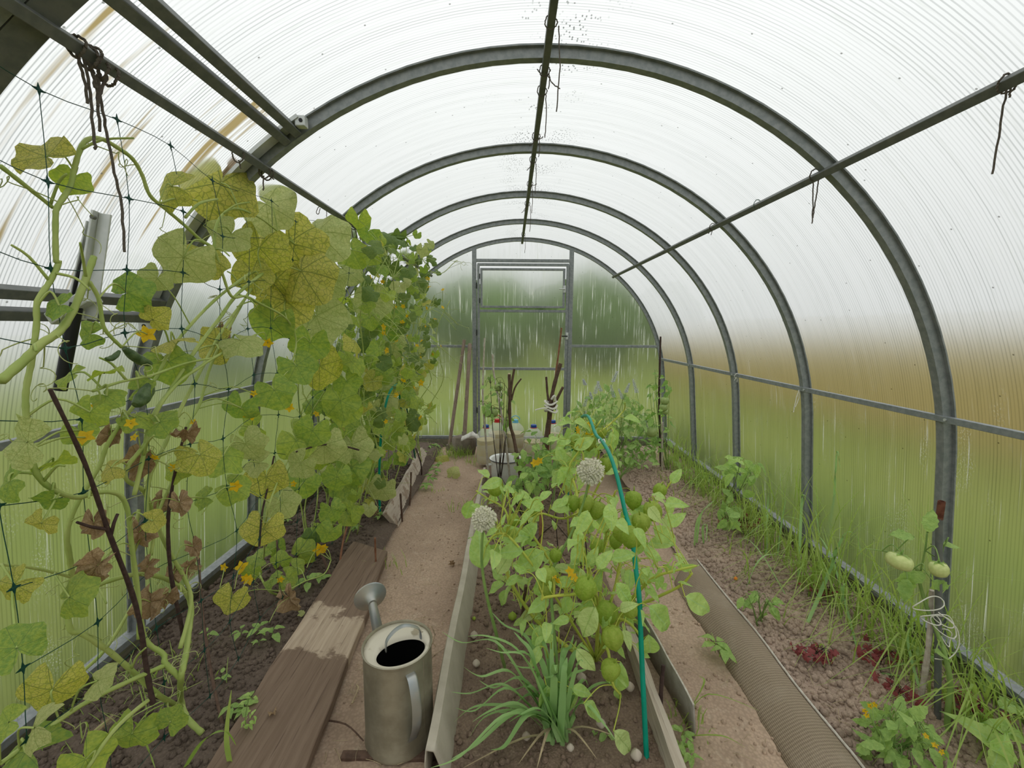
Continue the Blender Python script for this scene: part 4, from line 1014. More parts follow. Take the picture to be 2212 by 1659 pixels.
stake('stick_stake', 'brown peg pinning the middle of the leaning grey plank', [gr(888,1020,.14), gr(887,1058,.02), gr(885,1092,-.09)], (.006,.006), 'stick')
stake('stick_stake', 'dark peg pinning the far end of the leaning grey plank', [gr(898,968,.16), gr(909,1000,.05), gr(911,1030,-.09)], (.005,.006), 'stick_dark')
stake('plastic_stake', 'dark green plastic-coated stake among the far cucumber vines', [at(876,865,3.3), at(886,925,3.3), at(897,990,3.3)], (.006,.006), 'green_pl', knots=False)
# centre bed
stake('stick_stake', 'tall pale knobbly twig in front of the door', [at(1047,730,3.0), at(1044,800,3.0), at(1043,863,2.98), at(1048,930,2.95), gr(1057,1058,-.06)], (.005,.008), 'stick_pale')
stake('stick_stake', 'crooked white peeled stick beside the green tomatoes', [at(1064,765,2.95), at(1066,800,2.95), at(1072,840,2.95), at(1081,882,2.92), at(1092,950,2.9), gr(1105,1065,-.06)], (.006,.008), 'stick_pale')
stake('stick_stake', 'dark three-pronged branch stake with a fresh cut tip', [at(1100,808,2.9), at(1101,860,2.9), at(1102,916,2.9), at(1110,947,2.9), at(1123,1021,2.85), gr(1130,1062,-.06)], (.010,.013), 'stick', [([at(1102,860,2.9), at(1106,825,2.9), at(1111,797,2.9)], [.009,.008]), ([at(1104,868,2.9), at(1112,838,2.9), at(1126,818,2.9)], [.007,.005])], cut=True)
stake('stick_stake', 'thick brown branch stake bound with white rag', [at(1211,785,3.2), at(1196,837,3.2), at(1188,885,3.2), at(1182,930,3.2), at(1172,990,3.2), gr(1166,1025,-.06)], (.014,.018), 'stick', [([at(1186,900,3.19), at(1200,868,3.17), at(1216,836,3.15)], [.013,.010])])
stake('stick_stake', 'slim reddish cane rising behind the rag-bound stake', [at(1213,708,3.26), at(1207,760,3.26), at(1199,820,3.26), at(1190,900,3.26), gr(1180,1012,-.06)], (.006,.009), 'stick_red')
stake('stick_stake', 'short knotty stake tied to the rag-bound stake', [at(1180,814,3.24), at(1182,845,3.24), at(1185,890,3.24), gr(1178,1018,-.06)], (.008,.010), 'stick')
stake('stick_stake', 'short reddish peg in the middle of the ground-cherry bush', [at(1170,1073,1.75), at(1168,1140,1.72), gr(1160,1330,-.05)], (.007,.008), 'stick_red')
stake('stick_stake', 'black peg leaning against the thin fibre sheet', [gr(1433,1437,.08), gr(1429,1480,.02), gr(1424,1558,-.10)], (.006,.008), 'stick_dark')
stake('stick_stake', 'thin brown stick under the ground-cherry leaves near the edging', [at(1136,1265,1.45), gr(1126,1345,-.04)], (.006,.007), 'stick')
stake('stick_stake', 'tall dark stake with the vine tomato in the far corner', [at(1427,727,3.5), at(1425,800,3.5), at(1424,880,3.5), gr(1428,1010,-.07)], (.007,.011), 'stick_dark')
stake('stick_stake', 'pale cane beside the dark corner stake', [at(1431,912,3.46), at(1430,960,3.46), gr(1430,1018,-.07)], (.009,.009), 'stick_pale')
mb = MB()
q = at(1190, 878, 3.17)
for i in range(3): mb.tube(cr([q+Vector((math.cos(a)*.045, math.sin(a)*.04, .03*i-.03+.012*math.sin(a*2+i))) for a in [2*PI*k/9 for k in range(10)]], 2), .008, 5)
mb.tube(cr([q+Vector((.03,-.03,.05)), q+Vector((.02,-.05,.09)), q+Vector((.0,-.04,.06))], 4), .008, 5); mb.tube(cr([q+Vector((-.02,-.04,0)), q+Vector((-.09,-.05,-.01)), q+Vector((-.12,-.05,-.02))], 4), .005, 5)
tag(obj('rag_tie', mb, M['string'], None), 'white rag knotted around the branch stakes', 'rag')
def hoop_thing(label, pts, r, mat='teal'):
    t = thing('plastic_hoop', label, 'hoop', pts[0], 'teal hoops'); mb = MB(); mb.tube(cr(pts, 6), r, 12); obj('tube', mb, M[mat], t); return t
HP = [onx(a, b, .275) for a, b in ((1399,1720),(1397,1640),(1391,1520),(1385,1390),(1381,1293),(1373,1226),(1365,1158),(1352,1112),(1341,1063),(1330,1019),(1316,979),(1300,952))]
HP[0].z = -.08
tp = HP[-1]; HP += [onx(1287,938,.275), Vector((.277, 2.12, tp.z+.03)), Vector((.28, 2.45, tp.z-.10)), Vector((.28, 2.70, .2)), Vector((.28, 2.78, -.06))]
h_ = hoop_thing('teal plastic hoop arching through the ground-cherry bush', HP, .0075)
mb = MB(); q = onx(1300,953,.275); mb.tube(cr([q+Vector((math.cos(a)*.013, math.sin(a)*.013, .008*math.sin(3*a))) for a in [2*PI*k/8 for k in range(10)]], 3), .003, 5); obj('string_tie', mb, M['string'], h_)
bx = gr(821, 1112, -.05); y_ = bx.y
hoop_thing('teal plastic hoop bent over among the cucumber vines', [bx, at(819,1032,y_), at(823,940,y_), at(829,895,y_+.02), at(837,860,y_+.06), at(846,840,y_+.12), at(858,831,y_+.25), at(862,845,y_+.6), Vector((-1.0, y_+1.0, -.05))], .0075)
pp = gr(2025, 1562, -.085); pt_ = at(2029, 1083, pp.y)
pipe = thing('pipe_stake', 'grey steel pipe stake with a rusty top beside the tomato stem', 'stake', pp)
mb = MB(); mb.tube([pp, pp.lerp(pt_, .93)], .0085, 14); obj('pipe', mb, M['steel_dark'], pipe)
mb = MB(); mb.lathe([(.0086,0), (.0088,.05), (.0082,.055), (.0065,.055), (.0065,.03)], 14, Matrix.Translation(pp.lerp(pt_, .925)), False, True); obj('rusty_top', mb, M['rust'], pipe)
stake('stick_stake', 'mottled pale stick tied to the grey pipe stake', [at(2013,1275,1.2), at(2010,1340,1.2), at(2003,1420,1.19), gr(1985,1535,-.08)], (.006,.008), 'stick_pale')
mb = MB(); q = at(2020, 1318, pp.y-.012)
for (dx, dz, w, tl) in ((-.04,.03,.045,.2),(-.02,-.02,.03,-.3),(.035,-.05,.05,-.7),(.03,-.03,.035,-.5),(.05,-.09,.03,-1.2)):
    c = q+Vector((dx, -.008+dx*.2, dz)); pts = []
    for k in range(15):
        a = 2*PI*k/14; ex, ez = math.cos(a)*w, math.sin(a)*w*.45
        pts.append(c+Vector((ex*math.cos(tl)-ez*math.sin(tl), .006*math.sin(2*a), ex*math.sin(tl)+ez*math.cos(tl))))
    mb.tube(cr(pts, 2), .0016, 5, cap=False)
mb.tube(cr([q+Vector((.0,-.01,.0)), q+Vector((.06,-.01,-.05)), q+Vector((.075,-.01,-.11)), q+Vector((.05,-.01,-.15)), q+Vector((.01,-.01,-.15))], 5), .0016, 5)
tag(obj('string_tie', mb, M['string'], None, auto=False), 'loose loops of white string around the pipe stake', 'string')

# hanging twine on the purlins
def twine(label, lines, r=.0018, mat='twine', cat='twine'):
    t = thing('twine', label, cat, lines[0][0])
    for ln_ in lines:
        mb = MB(); c = cr(ln_, 6); mb.tube([p+jit(.0012) for p in c], r, 5); obj('strand', mb, M[mat], t)
    return t
def wrap(c, w, ax=(0,1,0)):
    c = Vector(c); return [c+Vector((math.cos(a)*w, .004*math.sin(a*2), math.sin(a)*w)) for a in [2*PI*k/8 for k in range(9)]]
XP = -.905
q1 = onx(165,100,XP); q2 = onx(215,150,XP)
twine('thick bundle of frayed brown twine hanging from the purlin by the roof vent', [wrap(q1,.018), wrap(q2,.018), wrap(q2+Vector((0,.02,0)),.019), wrap(q1+Vector((0,.03,0)),.018), wrap((q1+q2)/2,.019),
   [onx(165,115,XP), onx(180,165,XP), onx(190,222,XP)], [onx(180,120,XP), onx(195,200,XP), onx(203,300,XP), onx(206,322,XP)], [onx(188,130,XP), onx(207,180,XP), onx(213,240,XP), onx(216,285,XP)],
   [onx(210,160,XP), onx(222,240,XP), onx(240,340,XP), onx(262,440,XP), onx(268,545,XP)], [onx(232,165,XP), onx(218,200,XP), onx(210,230,XP)], [onx(195,140,XP), onx(215,155,XP), onx(208,190,XP), onx(200,150,XP)]], .0026)
twine('brown twine tied on the purlin just before the steel arch', [wrap(onx(515,338,XP),.017), [onx(515,345,XP), onx(520,365,XP)]], .002)
twine('brown twine knotted where the cucumber-side purlin meets the steel arch', [wrap(onx(572,372,XP),.019), wrap(onx(578,376,XP),.019), [onx(570,380,XP), onx(569,412,XP)], [onx(580,378,XP), onx(592,388,XP)]], .0022)
twine('thin twine loops on the purlin above the yellowed leaves', [[onx(690,445,XP), onx(683,458,XP), onx(688,462,XP), onx(692,450,XP)], [onx(704,446,XP), onx(706,470,XP), onx(708,487,XP)]], .0015)
twine('tangle of twine on the purlin over the lush vine', [wrap(onx(752,480,XP),.018), wrap(onx(765,488,XP),.018), wrap(onx(785,500,XP),.02), [onx(758,490,XP), onx(765,530,XP), onx(760,560,XP)], [onx(765,490,XP), onx(772,520,XP), onx(764,555,XP)], [onx(778,510,XP), onx(778,550,XP)]], .0025)
XQ = .905
twine('longest single twine strand, hanging from the bare-side purlin before any arch', [wrap(onx(2175,180,XQ),.018), [onx(2175,190,XQ), onx(2160,280,XQ), onx(2143,375,XQ)], [onx(2185,190,XQ), onx(2180,210,XQ)]], .002)
twine('twine loop hanging at the crossing of the bare purlin and the steel arch', [wrap(onx(1762,378,XQ),.019), [onx(1757,385,XQ), onx(1756,440,XQ), onx(1755,482,XQ)], [onx(1769,385,XQ), onx(1762,430,XQ), onx(1756,470,XQ)]], .002)
twine('small green thread tied on the bare purlin between two arches', [wrap(onx(1637,440,XQ),.016), [onx(1637,445,XQ), onx(1641,450,XQ)]], .0014, 'green_pl')
twine('short twine bow where the bare purlin meets the second steel arch', [wrap(onx(1540,490,XQ),.017), [onx(1538,492,XQ), onx(1530,505,XQ)], [onx(1540,492,XQ), onx(1536,508,XQ)]], .0018)
def ridge_t(label, y, ln_, side, extra=()):
    q = Vector((-.005, y, 1.945)); l = [wrap(q, .017), [q+Vector((side*.012, 0, -.01)), q+Vector((side*.016, 0, -ln_/2)), q+Vector((side*.012, .01, -ln_))]]
    for e in extra: l.append([q, q+Vector(e)*.5+Vector((0,0,-.01)), q+Vector(e)])
    return twine(label, l, .0018)
ridge_t('long twine dangling from the ridge bar before the front steel arch', 1.28, .22, 1.6, ())
ridge_t('twine knot with a stub at the ridge bar and front steel arch', 1.50, .05, 1, ((.05,0,-.055),(-.025,0,.003)))
ridge_t('twine hanging from the ridge bar just past the front arch', 1.62, .15, 1)
ridge_t('twine knot with two stubs on the ridge bar in the bay after the front arch', 1.98, .08, 1, ((-.03,0,-.04),(.03,0,.0)))
ridge_t('twine hanging from the ridge bar at the second steel arch', 2.24, .16, 1, ((-.03,0,-.05),))
ridge_t('twine hanging from the ridge bar between the second and third arches', 2.6, .16, 1, ((.04,0,0),))
ridge_t('twine hanging from the ridge bar past the third arch', 3.0, .18, 1.5, ((-.04,0,-.06),(-.02,0,-.05)))
ridge_t('short twine at the far end of the ridge bar', 3.95, .16, 1.2)
# string on the side rail
q = onx(1728, 838, 1.395)
twine('pale string loop hanging from the low side rail at the steel arch', [[q, q+Vector((-.02,-.01,-.05)), q+Vector((-.025,-.01,-.10)), q+Vector((-.005,-.005,-.06)), q], [q+Vector((-.02,0,-.1)), q+Vector((-.022,0,-.13))]], .002, 'string', 'string')
q = onx(1592, 812, 1.395)
twine('short pale string tied on the low side rail two arches on', [wrap(q,.016), [q, q+Vector((0,-.01,-.04))], [q, q+Vector((-.02,-.01,-.03))]], .002, 'string', 'string')
# bent grey tube hook by the vine top
q = onx(785, 505, XP+.02)
mb = MB(); mb.tube(cr([q+Vector((0,0,.03)), q+Vector((.0,0,-.02)), q+Vector((.01,0,-.06)), q+Vector((.05,0,-.085)), q+Vector((.09,0,-.075))], 6), .011, 10)
tag(obj('tube_hook', mb, M['steel'], None), 'bent grey tube hook hanging on the purlin in the leaves', 'hook')

# ================================================================== VENT OPENER
vo_ = thing('vent_opener', 'automatic roof-vent opener with a black cylinder and aluminium arm', 'vent opener', at(165, 690, 1.03))
mb = MB(); mb.bar(at(212,458,1.06), at(172,690,1.03), .006, .03, (0,1,0)); mb.bar(at(228,462,1.06)+Vector((.0,0,0)), at(196,690,1.03), .028, .004, (0,1,0)); obj('arm', mb, M['alu'], vo_, smooth=False, bevel=.001)
mb = MB(); mb.bar(at(196,480,1.06), at(148,690,1.03), .004, .022, (0,1,0)); obj('link_bar', mb, M['alu'], vo_, smooth=False, bevel=.001)
mb = MB(); mb.tube([at(193,520,1.05), at(150,655,1.03)], .004, 8); obj('rod', mb, M['black'], vo_)
mb = MB(); mb.tube([at(166,655,1.02), at(130,843,1.0)], .0125, 16); obj('cylinder', mb, M['black'], vo_)
mb = MB(); mb.bar(at(120,690,1.03), at(200,640,1.03), .04, .03); obj('bracket', mb, M['alu'], vo_, smooth=False, bevel=.003)
for (a, b) in ((205,470),(150,648),(168,650)):
    mb = MB(); p = at(a, b, 1.02); mb.tube([p, p+Vector((0,-.008,0))], .005, 8); obj('bolt', mb, M['steel_dark'], vo_)

# ================================================================== TRELLIS NET
net = thing('trellis_net', 'green plastic trellis net with star-shaped knots behind the cucumber vines', 'net', (-.98, 2.2, -.05))
def netp(i, j):
    y = .70+i*.145; z = 1.56-j*.15; return Vector((-.955+.03*noise.noise(Vector((i*.5, j*.5, 2)))-.05*(j/10), y+.03*noise.noise(Vector((i*.4, j*.6, 7))), z+.04*noise.noise(Vector((i*.5, j*.3, 5)))-.03*(i % 3 == 1)))
knots = MB()
for i in range(21):
    mb = MB(); mb.tube(cr([netp(i, j) for j in range(11)], 3), .0009, 4, cap=False); obj('cord', mb, M['net'], net, auto=False)
for j in range(11):
    mb = MB(); mb.tube(cr([netp(i, j) for i in range(21)], 3), .0009, 4, cap=False); obj('cord', mb, M['net'], net, auto=False)
km = MB()
for (d, e) in (((0,1,0),(0,0,1)), ((0,0,1),(0,1,0)), ((0,-1,0),(0,0,1)), ((0,0,-1),(0,1,0))):
    d, e = Vector(d), Vector(e); km.grid([[-e*.0042+Vector((.001,0,0)), e*.0042+Vector((.001,0,0))], [d*.004-e*.003, d*.004+e*.003], [d*.012-e*.0006, d*.012+e*.0006]])
kmesh = km.mesh('knot', M['net'])
for i in range(21):
    for j in range(11):
        o = bpy.data.objects.new('knot', kmesh); link(o, net, netp(i, j))

# ================================================================== GROUND-CHERRY BUSH (centre bed)
ph = Plant('ground_cherry_bush', 'bushy pale-green ground cherry full of green lantern fruit, around the teal hoop', (.20, 1.38, -.05), 'stem_y', None, 'bush')
B = Vector((.20, 1.38, -.05))
def A(px, py, y): return at(px, py, y)
STEMS = [
 [B, A(1290,1330,1.42), A(1270,1230,1.45), A(1250,1130,1.5), A(1245,1060,1.6), A(1230,1010,1.65), A(1250,975,1.65), A(1262,945,1.65)],
 [B, A(1310,1380,1.35), A(1360,1300,1.3), A(1410,1250,1.25), A(1450,1235,1.22), A(1505,1222,1.2)],
 [B, A(1340,1330,1.4), A(1420,1290,1.35), A(1470,1265,1.32), A(1495,1238,1.3)],
 [B+Vector((-.05,.02,0)), A(1190,1370,1.45), A(1150,1330,1.45), A(1110,1270,1.45), A(1095,1230,1.45), A(1100,1150,1.5), A(1090,1100,1.55), A(1055,1078,1.6), A(1028,1060,1.62)],
 [B, A(1230,1290,1.4), A(1180,1200,1.42), A(1150,1150,1.45), A(1165,1110,1.5), A(1220,1120,1.5), A(1280,1090,1.55)],
 [B, A(1330,1260,1.5), A(1350,1180,1.55), A(1400,1110,1.6), A(1430,1070,1.65), A(1450,1040,1.65)],
 [B, A(1300,1240,1.5), A(1310,1150,1.5), A(1320,1090,1.6), A(1330,1060,1.6)],
 [B, A(1200,1290,1.32), A(1150,1220,1.3), A(1100,1160,1.32), A(1070,1155,1.35), A(1050,1180,1.35)],
 [B, A(1290,1290,1.25), A(1230,1285,1.15), A(1180,1290,1.12), A(1170,1295,1.1)],
 [B, A(1310,1400,1.22), A(1320,1450,1.15), A(1325,1480,1.12), A(1340,1500,1.12)],
 [B, A(1370,1290,1.25), A(1375,1330,1.18), A(1370,1310,1.15)],
 [B, A(1240,1400,1.25), A(1190,1420,1.2), A(1180,1480,1.15)],
 [B, A(1330,1340,1.3), A(1380,1370,1.2), A(1390,1440,1.15)]]
for i, s_ in enumerate(STEMS): ph.stem(s_, .0075 if i < 4 else .0055, .0035)
POLY = [(1015,1060),(1045,1020),(1120,1040),(1190,1060),(1215,970),(1260,1000),(1290,1060),(1330,1075),(1380,1080),(1440,1050),(1455,1090),(1440,1150),(1450,1180),(1490,1235),(1440,1280),(1420,1330),(1390,1370),(1395,1440),(1400,1500),(1340,1560),(1250,1530),(1180,1430),(1140,1350),(1090,1300),(1060,1220),(1040,1170)]
c_ = 0; tr_ = 0
while c_ < 262 and tr_ < 40000:
    tr_ += 1
    p = Vector((R.uniform(-.25, .52), R.uniform(1.08, 1.85), R.uniform(-.03, .66)))
    if not inpoly(proj(p), POLY): continue
    c_ += 1; out = Vector((p.x-.2, p.y-1.42, .1)).normalized()
    tip = out*R.uniform(.2, 1)+jit(.7)+Vector((0, -.2, R.uniform(-.8, .2))); nrm = Vector((0, -.6, .9))+jit(.95)
    ph.leaf('ov', 'leaf_ph' if R.random() < .85 else 'leaf_pd', p, tip, nrm, R.uniform(.038, .084), r=.0016)
for i in range(120):
    p = R.choice(ph.pts[30:])+jit(.03); p = p+Vector((0,0,.02))
    if p.z > .02 and inpoly(proj(p), POLY): ph.leaf('thin', 'leaf_ph', p, jit(.8)+Vector((0,-.2,.5)), Vector((0,-.5,1))+jit(.5), R.uniform(.02,.05), 'young_leaf', pet=False)
for (px, py, ln_, deg, y, m) in ((1075,1160,70,10,1.35,'leaf_ph'),(1040,1230,85,95,1.33,'leaf_ph'),(1075,1240,60,60,1.34,'leaf_pd'),(1020,1080,55,250,1.62,'leaf_ph'),(1160,1130,65,230,1.4,'leaf_ph'),(1175,1190,85,215,1.3,'leaf_ph'),(1285,1310,85,245,1.1,'leaf_pd'),(1330,1260,60,310,1.1,'leaf_ph'),
      (1480,1290,80,335,1.25,'leaf_ph'),(1400,1310,90,320,1.15,'leaf_ph'),(1340,1430,90,260,1.12,'leaf_ph'),(1180,1480,70,270,1.1,'leaf_ph'),(1260,1520,60,330,1.05,'leaf_ph'),(1325,1580,75,315,1.02,'leaf_pd'),(1455,1180,42,110,1.5,'leaf_ph'),(1450,1045,40,60,1.65,'leaf_ph'),(1440,1085,40,300,1.65,'leaf_ph'),
      (1400,1370,70,280,1.15,'leaf_ph'),(1240,970,50,30,1.65,'leaf_ph'),(1130,1190,60,180,1.3,'leaf_ph'),(1250,1190,50,90,1.2,'leaf_ph'),(1290,1230,50,60,1.15,'leaf_ph'),(1240,1260,45,170,1.15,'leaf_ph'),(1320,1210,55,20,1.2,'leaf_ph'),(1370,1100,60,340,1.45,'leaf_ph'),(1310,1110,55,250,1.45,'leaf_ph'),(1410,1140,60,330,1.4,'leaf_ph'),(1190,1100,60,20,1.45,'leaf_ph')):
    p = A(px, py, y); ph.leaf('ov', m, p, pic(px, py, deg), toward(p, .3)+Vector((0,0,.5)), ln_*1.05*(p-CAM).dot(FWD)/FPX)
FR = [(1368,1080,20,1.5),(1410,1105,22,1.45),(1385,1130,22,1.4),(1345,1148,25,1.35),(1365,1162,25,1.3),(1236,1087,18,1.5),(1152,1098,16,1.5),(1070,1055,19,1.6),(1290,1102,20,1.5),(1265,1090,20,1.5),(1105,1158,17,1.4),(1115,1155,15,1.42),(1183,1245,22,1.2),(1183,1270,21,1.2),(1264,1272,26,1.12),(1310,1325,26,1.2),(1361,1319,18,1.12),(1324,1378,25,1.12),(1318,1448,23,1.1),(1425,1060,16,1.65),(1110,1125,15,1.5),(1330,1170,16,1.4),(1200,1200,15,1.35),(1290,1180,17,1.4)]
for (px, py, rp, y) in FR:
    p = A(px, py, y-.03); o = place(ph.t, 'lantern_fruit', shape('lantern', 'lantern'), p, jit(.35)+Vector((1,0,0)), (0,0,1)+jit(.25) if False else Vector((0,0,1))+jit(.3), rp*1.55*(p-CAM).dot(FWD)/FPX)
    ph.petiole(p+Vector((0,0,.02)), .001)
for (px, py, rp, y) in ((1205,1252,11,1.15),(1230,1236,13,1.15),(1240,1248,11,1.14),(1196,1246,8,1.15),(1255,1135,9,1.4),(1260,1165,7,1.4)):
    p = A(px, py, y); ph.leaf('star', 'petal', p, jit(1), toward(p, .6), rp*(p-CAM).dot(FWD)/FPX, 'flower')
ph.done()
# dead black stalks standing in it
db = Plant('dead_stalk', 'dry black branching stalks of a dead plant inside the ground-cherry bush', A(1150,1230,1.6), 'stem_d', None, 'stalk')
for s_ in ([(1060,1030),(1082,1055),(1110,1080),(1140,1130),(1150,1230)], [(1082,1030),(1100,1060),(1125,1110),(1150,1170)], [(1168,1090),(1200,1130),(1240,1180),(1255,1215),(1250,1260)], [(1200,1100),(1203,1160),(1210,1230)], [(1255,1105),(1265,1170),(1268,1215)], [(1242,1110),(1245,1180),(1255,1218)], [(1156,1120),(1150,1150),(1130,1180),(1150,1230)], [(1200,1130),(1170,1155),(1150,1190)]):
    db.stem([A(a, b, 1.55+.1*R.random()) for a, b in s_], .0015, .003)
db.done()

# a second ground cherry further back, with open flowers
p2 = Plant('ground_cherry_bush', 'smaller ground cherry with open yellow flowers under the top of the teal hoop', (.22, 2.25, -.05), 'stem_y', None, 'bush')
B2 = Vector((.22, 2.25, -.05))
for s_ in ([(1290,1000),(1285,960),(1275,925),(1262,905)], [(1260,1000),(1250,960),(1300,930),(1345,890),(1350,870)], [(1220,1010),(1212,985),(1205,955)], [(1320,990),(1300,950),(1320,925),(1325,935)], [(1270,960),(1290,920),(1300,905)]):
    p2.stem([B2]+[A(a, b, 2.2+R.uniform(-.1,.1)) for a, b in s_], .006, .003)
PL2 = [(1190,960),(1230,890),(1290,880),(1350,900),(1330,960),(1310,1030),(1240,1050),(1190,1010)]
c_ = 0
while c_ < 60:
    p = Vector((R.uniform(-.1, .5), R.uniform(2.0, 2.5), R.uniform(0, .75)))
    if not inpoly(proj(p), PL2): continue
    c_ += 1; p2.leaf('ov', 'leaf_ph', p, jit(.8)+Vector((0,-.2,-.4)), Vector((0,-.4,1))+jit(.6), R.uniform(.07, .12))
for (px, py, rp) in ((1247,929,12),(1272,940,13),(1277,914,9),(1155,1000,10),(1165,996,9)):
    p = A(px, py, 2.15); p2.leaf('star', 'petal', p, jit(1), toward(p, .3), rp*(p-CAM).dot(FWD)/FPX, 'flower')
for (px, py, rp) in ((1247,958,19),(1270,955,20),(1308,1003,16),(1300,935,12)):
    p = A(px, py, 2.15); place(p2.t, 'lantern_fruit', shape('lantern', 'lantern'), p, Vector((1,0,0))+jit(.3), Vector((0,0,1))+jit(.3), rp*1.5*(p-CAM).dot(FWD)/FPX)
p2.done()

# ---- mixed plants of the far centre bed and far right bed
def bush(name, label, base, poly, box, n, kind, mats, size, stem='stem_g', nst=8, cat='plant', up=.5, hgt=None, group=None):
    P_ = Plant(name, label, base, stem, group, cat); b = Vector(base); (x0,x1),(y0,y1),(z0,z1) = box
    for i in range(nst):
        e = Vector((R.uniform(x0,x1), R.uniform(y0,y1), R.uniform(z0+(z1-z0)*.6, z1)))
        for _ in range(60):
            if inpoly(proj(e), poly): break
            e = Vector((R.uniform(x0,x1), R.uniform(y0,y1), R.uniform(z0+(z1-z0)*.4, z1)))
        m_ = (b+e)/2+Vector(((e.x-b.x)*.2, (e.y-b.y)*.2, .03)); P_.stem([b+jit(.02), m_, e], .0035, .0018, 5, 5)
    c = t = 0
    while c < n and t < 30000:
        t += 1; p = Vector((R.uniform(x0,x1), R.uniform(y0,y1), R.uniform(z0,z1)))
        if not inpoly(proj(p), poly): continue
        c += 1; out = (p-b); out.z = 0
        P_.leaf(kind, R.choice(mats), p, out.normalized()*.6+jit(.8)+Vector((0,-.1,-.25)), Vector((0,-up,1))+jit(.7), R.uniform(*size), r=.001)
    return P_
t1 = bush('tomato_plant', 'thin tomato plant with drooping leaves tied to the white peeled stick', (-.19,2.98,-.05), [(1038,820),(1075,800),(1110,850),(1105,920),(1060,910),(1038,900)], ((-.45,.02),(2.8,3.1),(.1,.85)), 34, 'ovt', ['leaf_d','leaf_t'], (.04,.07), 'stem_d', 6, 'tomato plant')
def tomato(pl, px, py, rp, y, mat='tomato_g', ellip=False):
    p = A(px, py, y); s_ = rp*2*(p-CAM).dot(FWD)/FPX
    o = place(pl.t, 'tomato', shape('tomato', mat), p, Vector((1,0,0))+jit(.2), Vector((0,0,1))+jit(.2), (s_*1.25, s_, s_*.85) if ellip else s_)
    k = bpy.data.objects.new('calyx', shape('calyx', 'leaf_t')); COL.objects.link(k); k.parent = o; pl.petiole(p+Vector((0,0,s_*.5)), .0015)
for (a, b, c) in ((1055,892,10),(1066,892,10),(1077,837,9)): tomato(t1, a, b, c, 2.95)
t1.done()
bush('pepper_plant', 'dark-leaved plant at the foot of the three-pronged stake', (.02,2.75,-.05), [(1120,980),(1150,930),(1180,960),(1200,1040),(1150,1060),(1110,1050)], ((-.15,.25),(2.5,2.95),(.0,.45)), 70, 'ov', ['leaf_d','leaf_t'], (.05,.095), 'stem_g', 7).done()
bush('pepper_plant', 'green plant with yellow blooms between the pot and the rag-bound stake', (.0,2.45,-.05), [(1100,1030),(1140,1005),(1165,1010),(1170,1050),(1100,1070),(1060,1065)], ((-.3,.15),(2.2,2.65),(.0,.35)), 34, 'ov', ['leaf_d','leaf_ph'], (.05,.09), 'stem_g', 6).done()
bush('pepper_plant', 'leafy plant in front of the rag-bound stake and bottles', (.16,2.95,-.05), [(1170,960),(1200,930),(1240,960),(1235,1030),(1180,1035)], ((-.0,.45),(2.7,3.2),(.0,.5)), 50, 'ov', ['leaf_d','leaf_t'], (.06,.1), 'stem_g', 6).done()
t2 = bush('tomato_plant', 'leggy tomato with two pale tomatoes beneath the second ground cherry', (.16,2.62,-.05), [(1195,985),(1230,975),(1260,990),(1250,1020),(1200,1020)], ((.0,.4),(2.4,2.8),(.05,.4)), 18, 'ovt', ['leaf_t'], (.05,.08), 'stem_g', 4, 'tomato plant')
tomato(t2, 1231,987,14,2.45,'tomato'); tomato(t2, 1210,980,11,2.47,'tomato'); t2.done()
mint = bush('mint_clump', 'dense mint clump with pale lilac flower spikes by the end wall', (.86,3.75,-.06), [(1235,930),(1250,870),(1300,840),(1350,850),(1400,880),(1425,940),(1420,1000),(1330,1010),(1250,990)], ((.40,1.42),(3.35,4.2),(-.02,.62)), 280, 'ovt', ['leaf_m','leaf_d','leaf_m'], (.055,.10), 'stem_g', 26, 'mint', .4)
def spike(pl, px, py, y, ln_=.10, lean=0):
    p = A(px, py, y); mb = MB(); d = Vector((lean, 0, 1)).normalized()
    for k in range(9):
        c = p+d*(ln_*k/8)
        for a in range(4):
            an = a*PI/2+k*.7; r_ = .013*(1-.5*k/8); e = Vector((math.cos(an), math.sin(an), .3))
            mb.grid([[c+e*r_*.2+Vector((0,0,.004)), c+e*r_*.2-Vector((0,0,.004))], [c+e*r_*1.4+Vector((0,0,.007)), c+e*r_*1.4-Vector((0,0,.002))]])
    obj('flower_spike', mb, M['lilac'], pl.t); pl.stem([p+d*ln_*.9, p, p+Vector((R.uniform(-.05,.05), 0, -.2)), Vector((pl.base.x+(p.x-pl.base.x)*.6, p.y, p.z-.45))], .0012, .002)
for (a, b, l_) in ((1262,878,.09),(1286,850,.10),(1298,845,.09),(1326,858,.11),(1324,825,.09),(1352,848,.08),(1375,848,.11),(1345,862,.09),(1264,832,.05),(1277,862,.06),(1395,925,.06),(1260,905,.07)): spike(mint, a, b, 3.7+R.uniform(-.2,.2), l_, R.uniform(-.5,.5))
mint.done()
t3 = bush('tomato_plant', 'tall thin tomato with small green fruit on the dark corner stake', (1.22,3.5,-.06), [(1395,830),(1415,800),(1450,820),(1455,900),(1445,960),(1400,960)], ((1.05,1.36),(3.3,3.7),(.1,.85)), 46, 'ovt', ['leaf_d','leaf_t'], (.045,.075), 'stem_g', 6, 'tomato plant')
for (a, b, c) in ((1436,866,9),(1433,880,9),(1407,933,12),(1437,890,6)): tomato(t3, a, b, c, 3.4)
t3.done()
bush('weed_patch', 'leafy weeds at the foot of the mint clump', (.75,3.3,-.07), [(1330,960),(1400,950),(1420,1000),(1370,1020),(1320,1000)], ((.5,1.2),(3.0,3.6),(-.05,.2)), 60, 'ov', ['leaf_d','leaf_m'], (.04,.075), 'stem_g', 8, 'weeds').done()
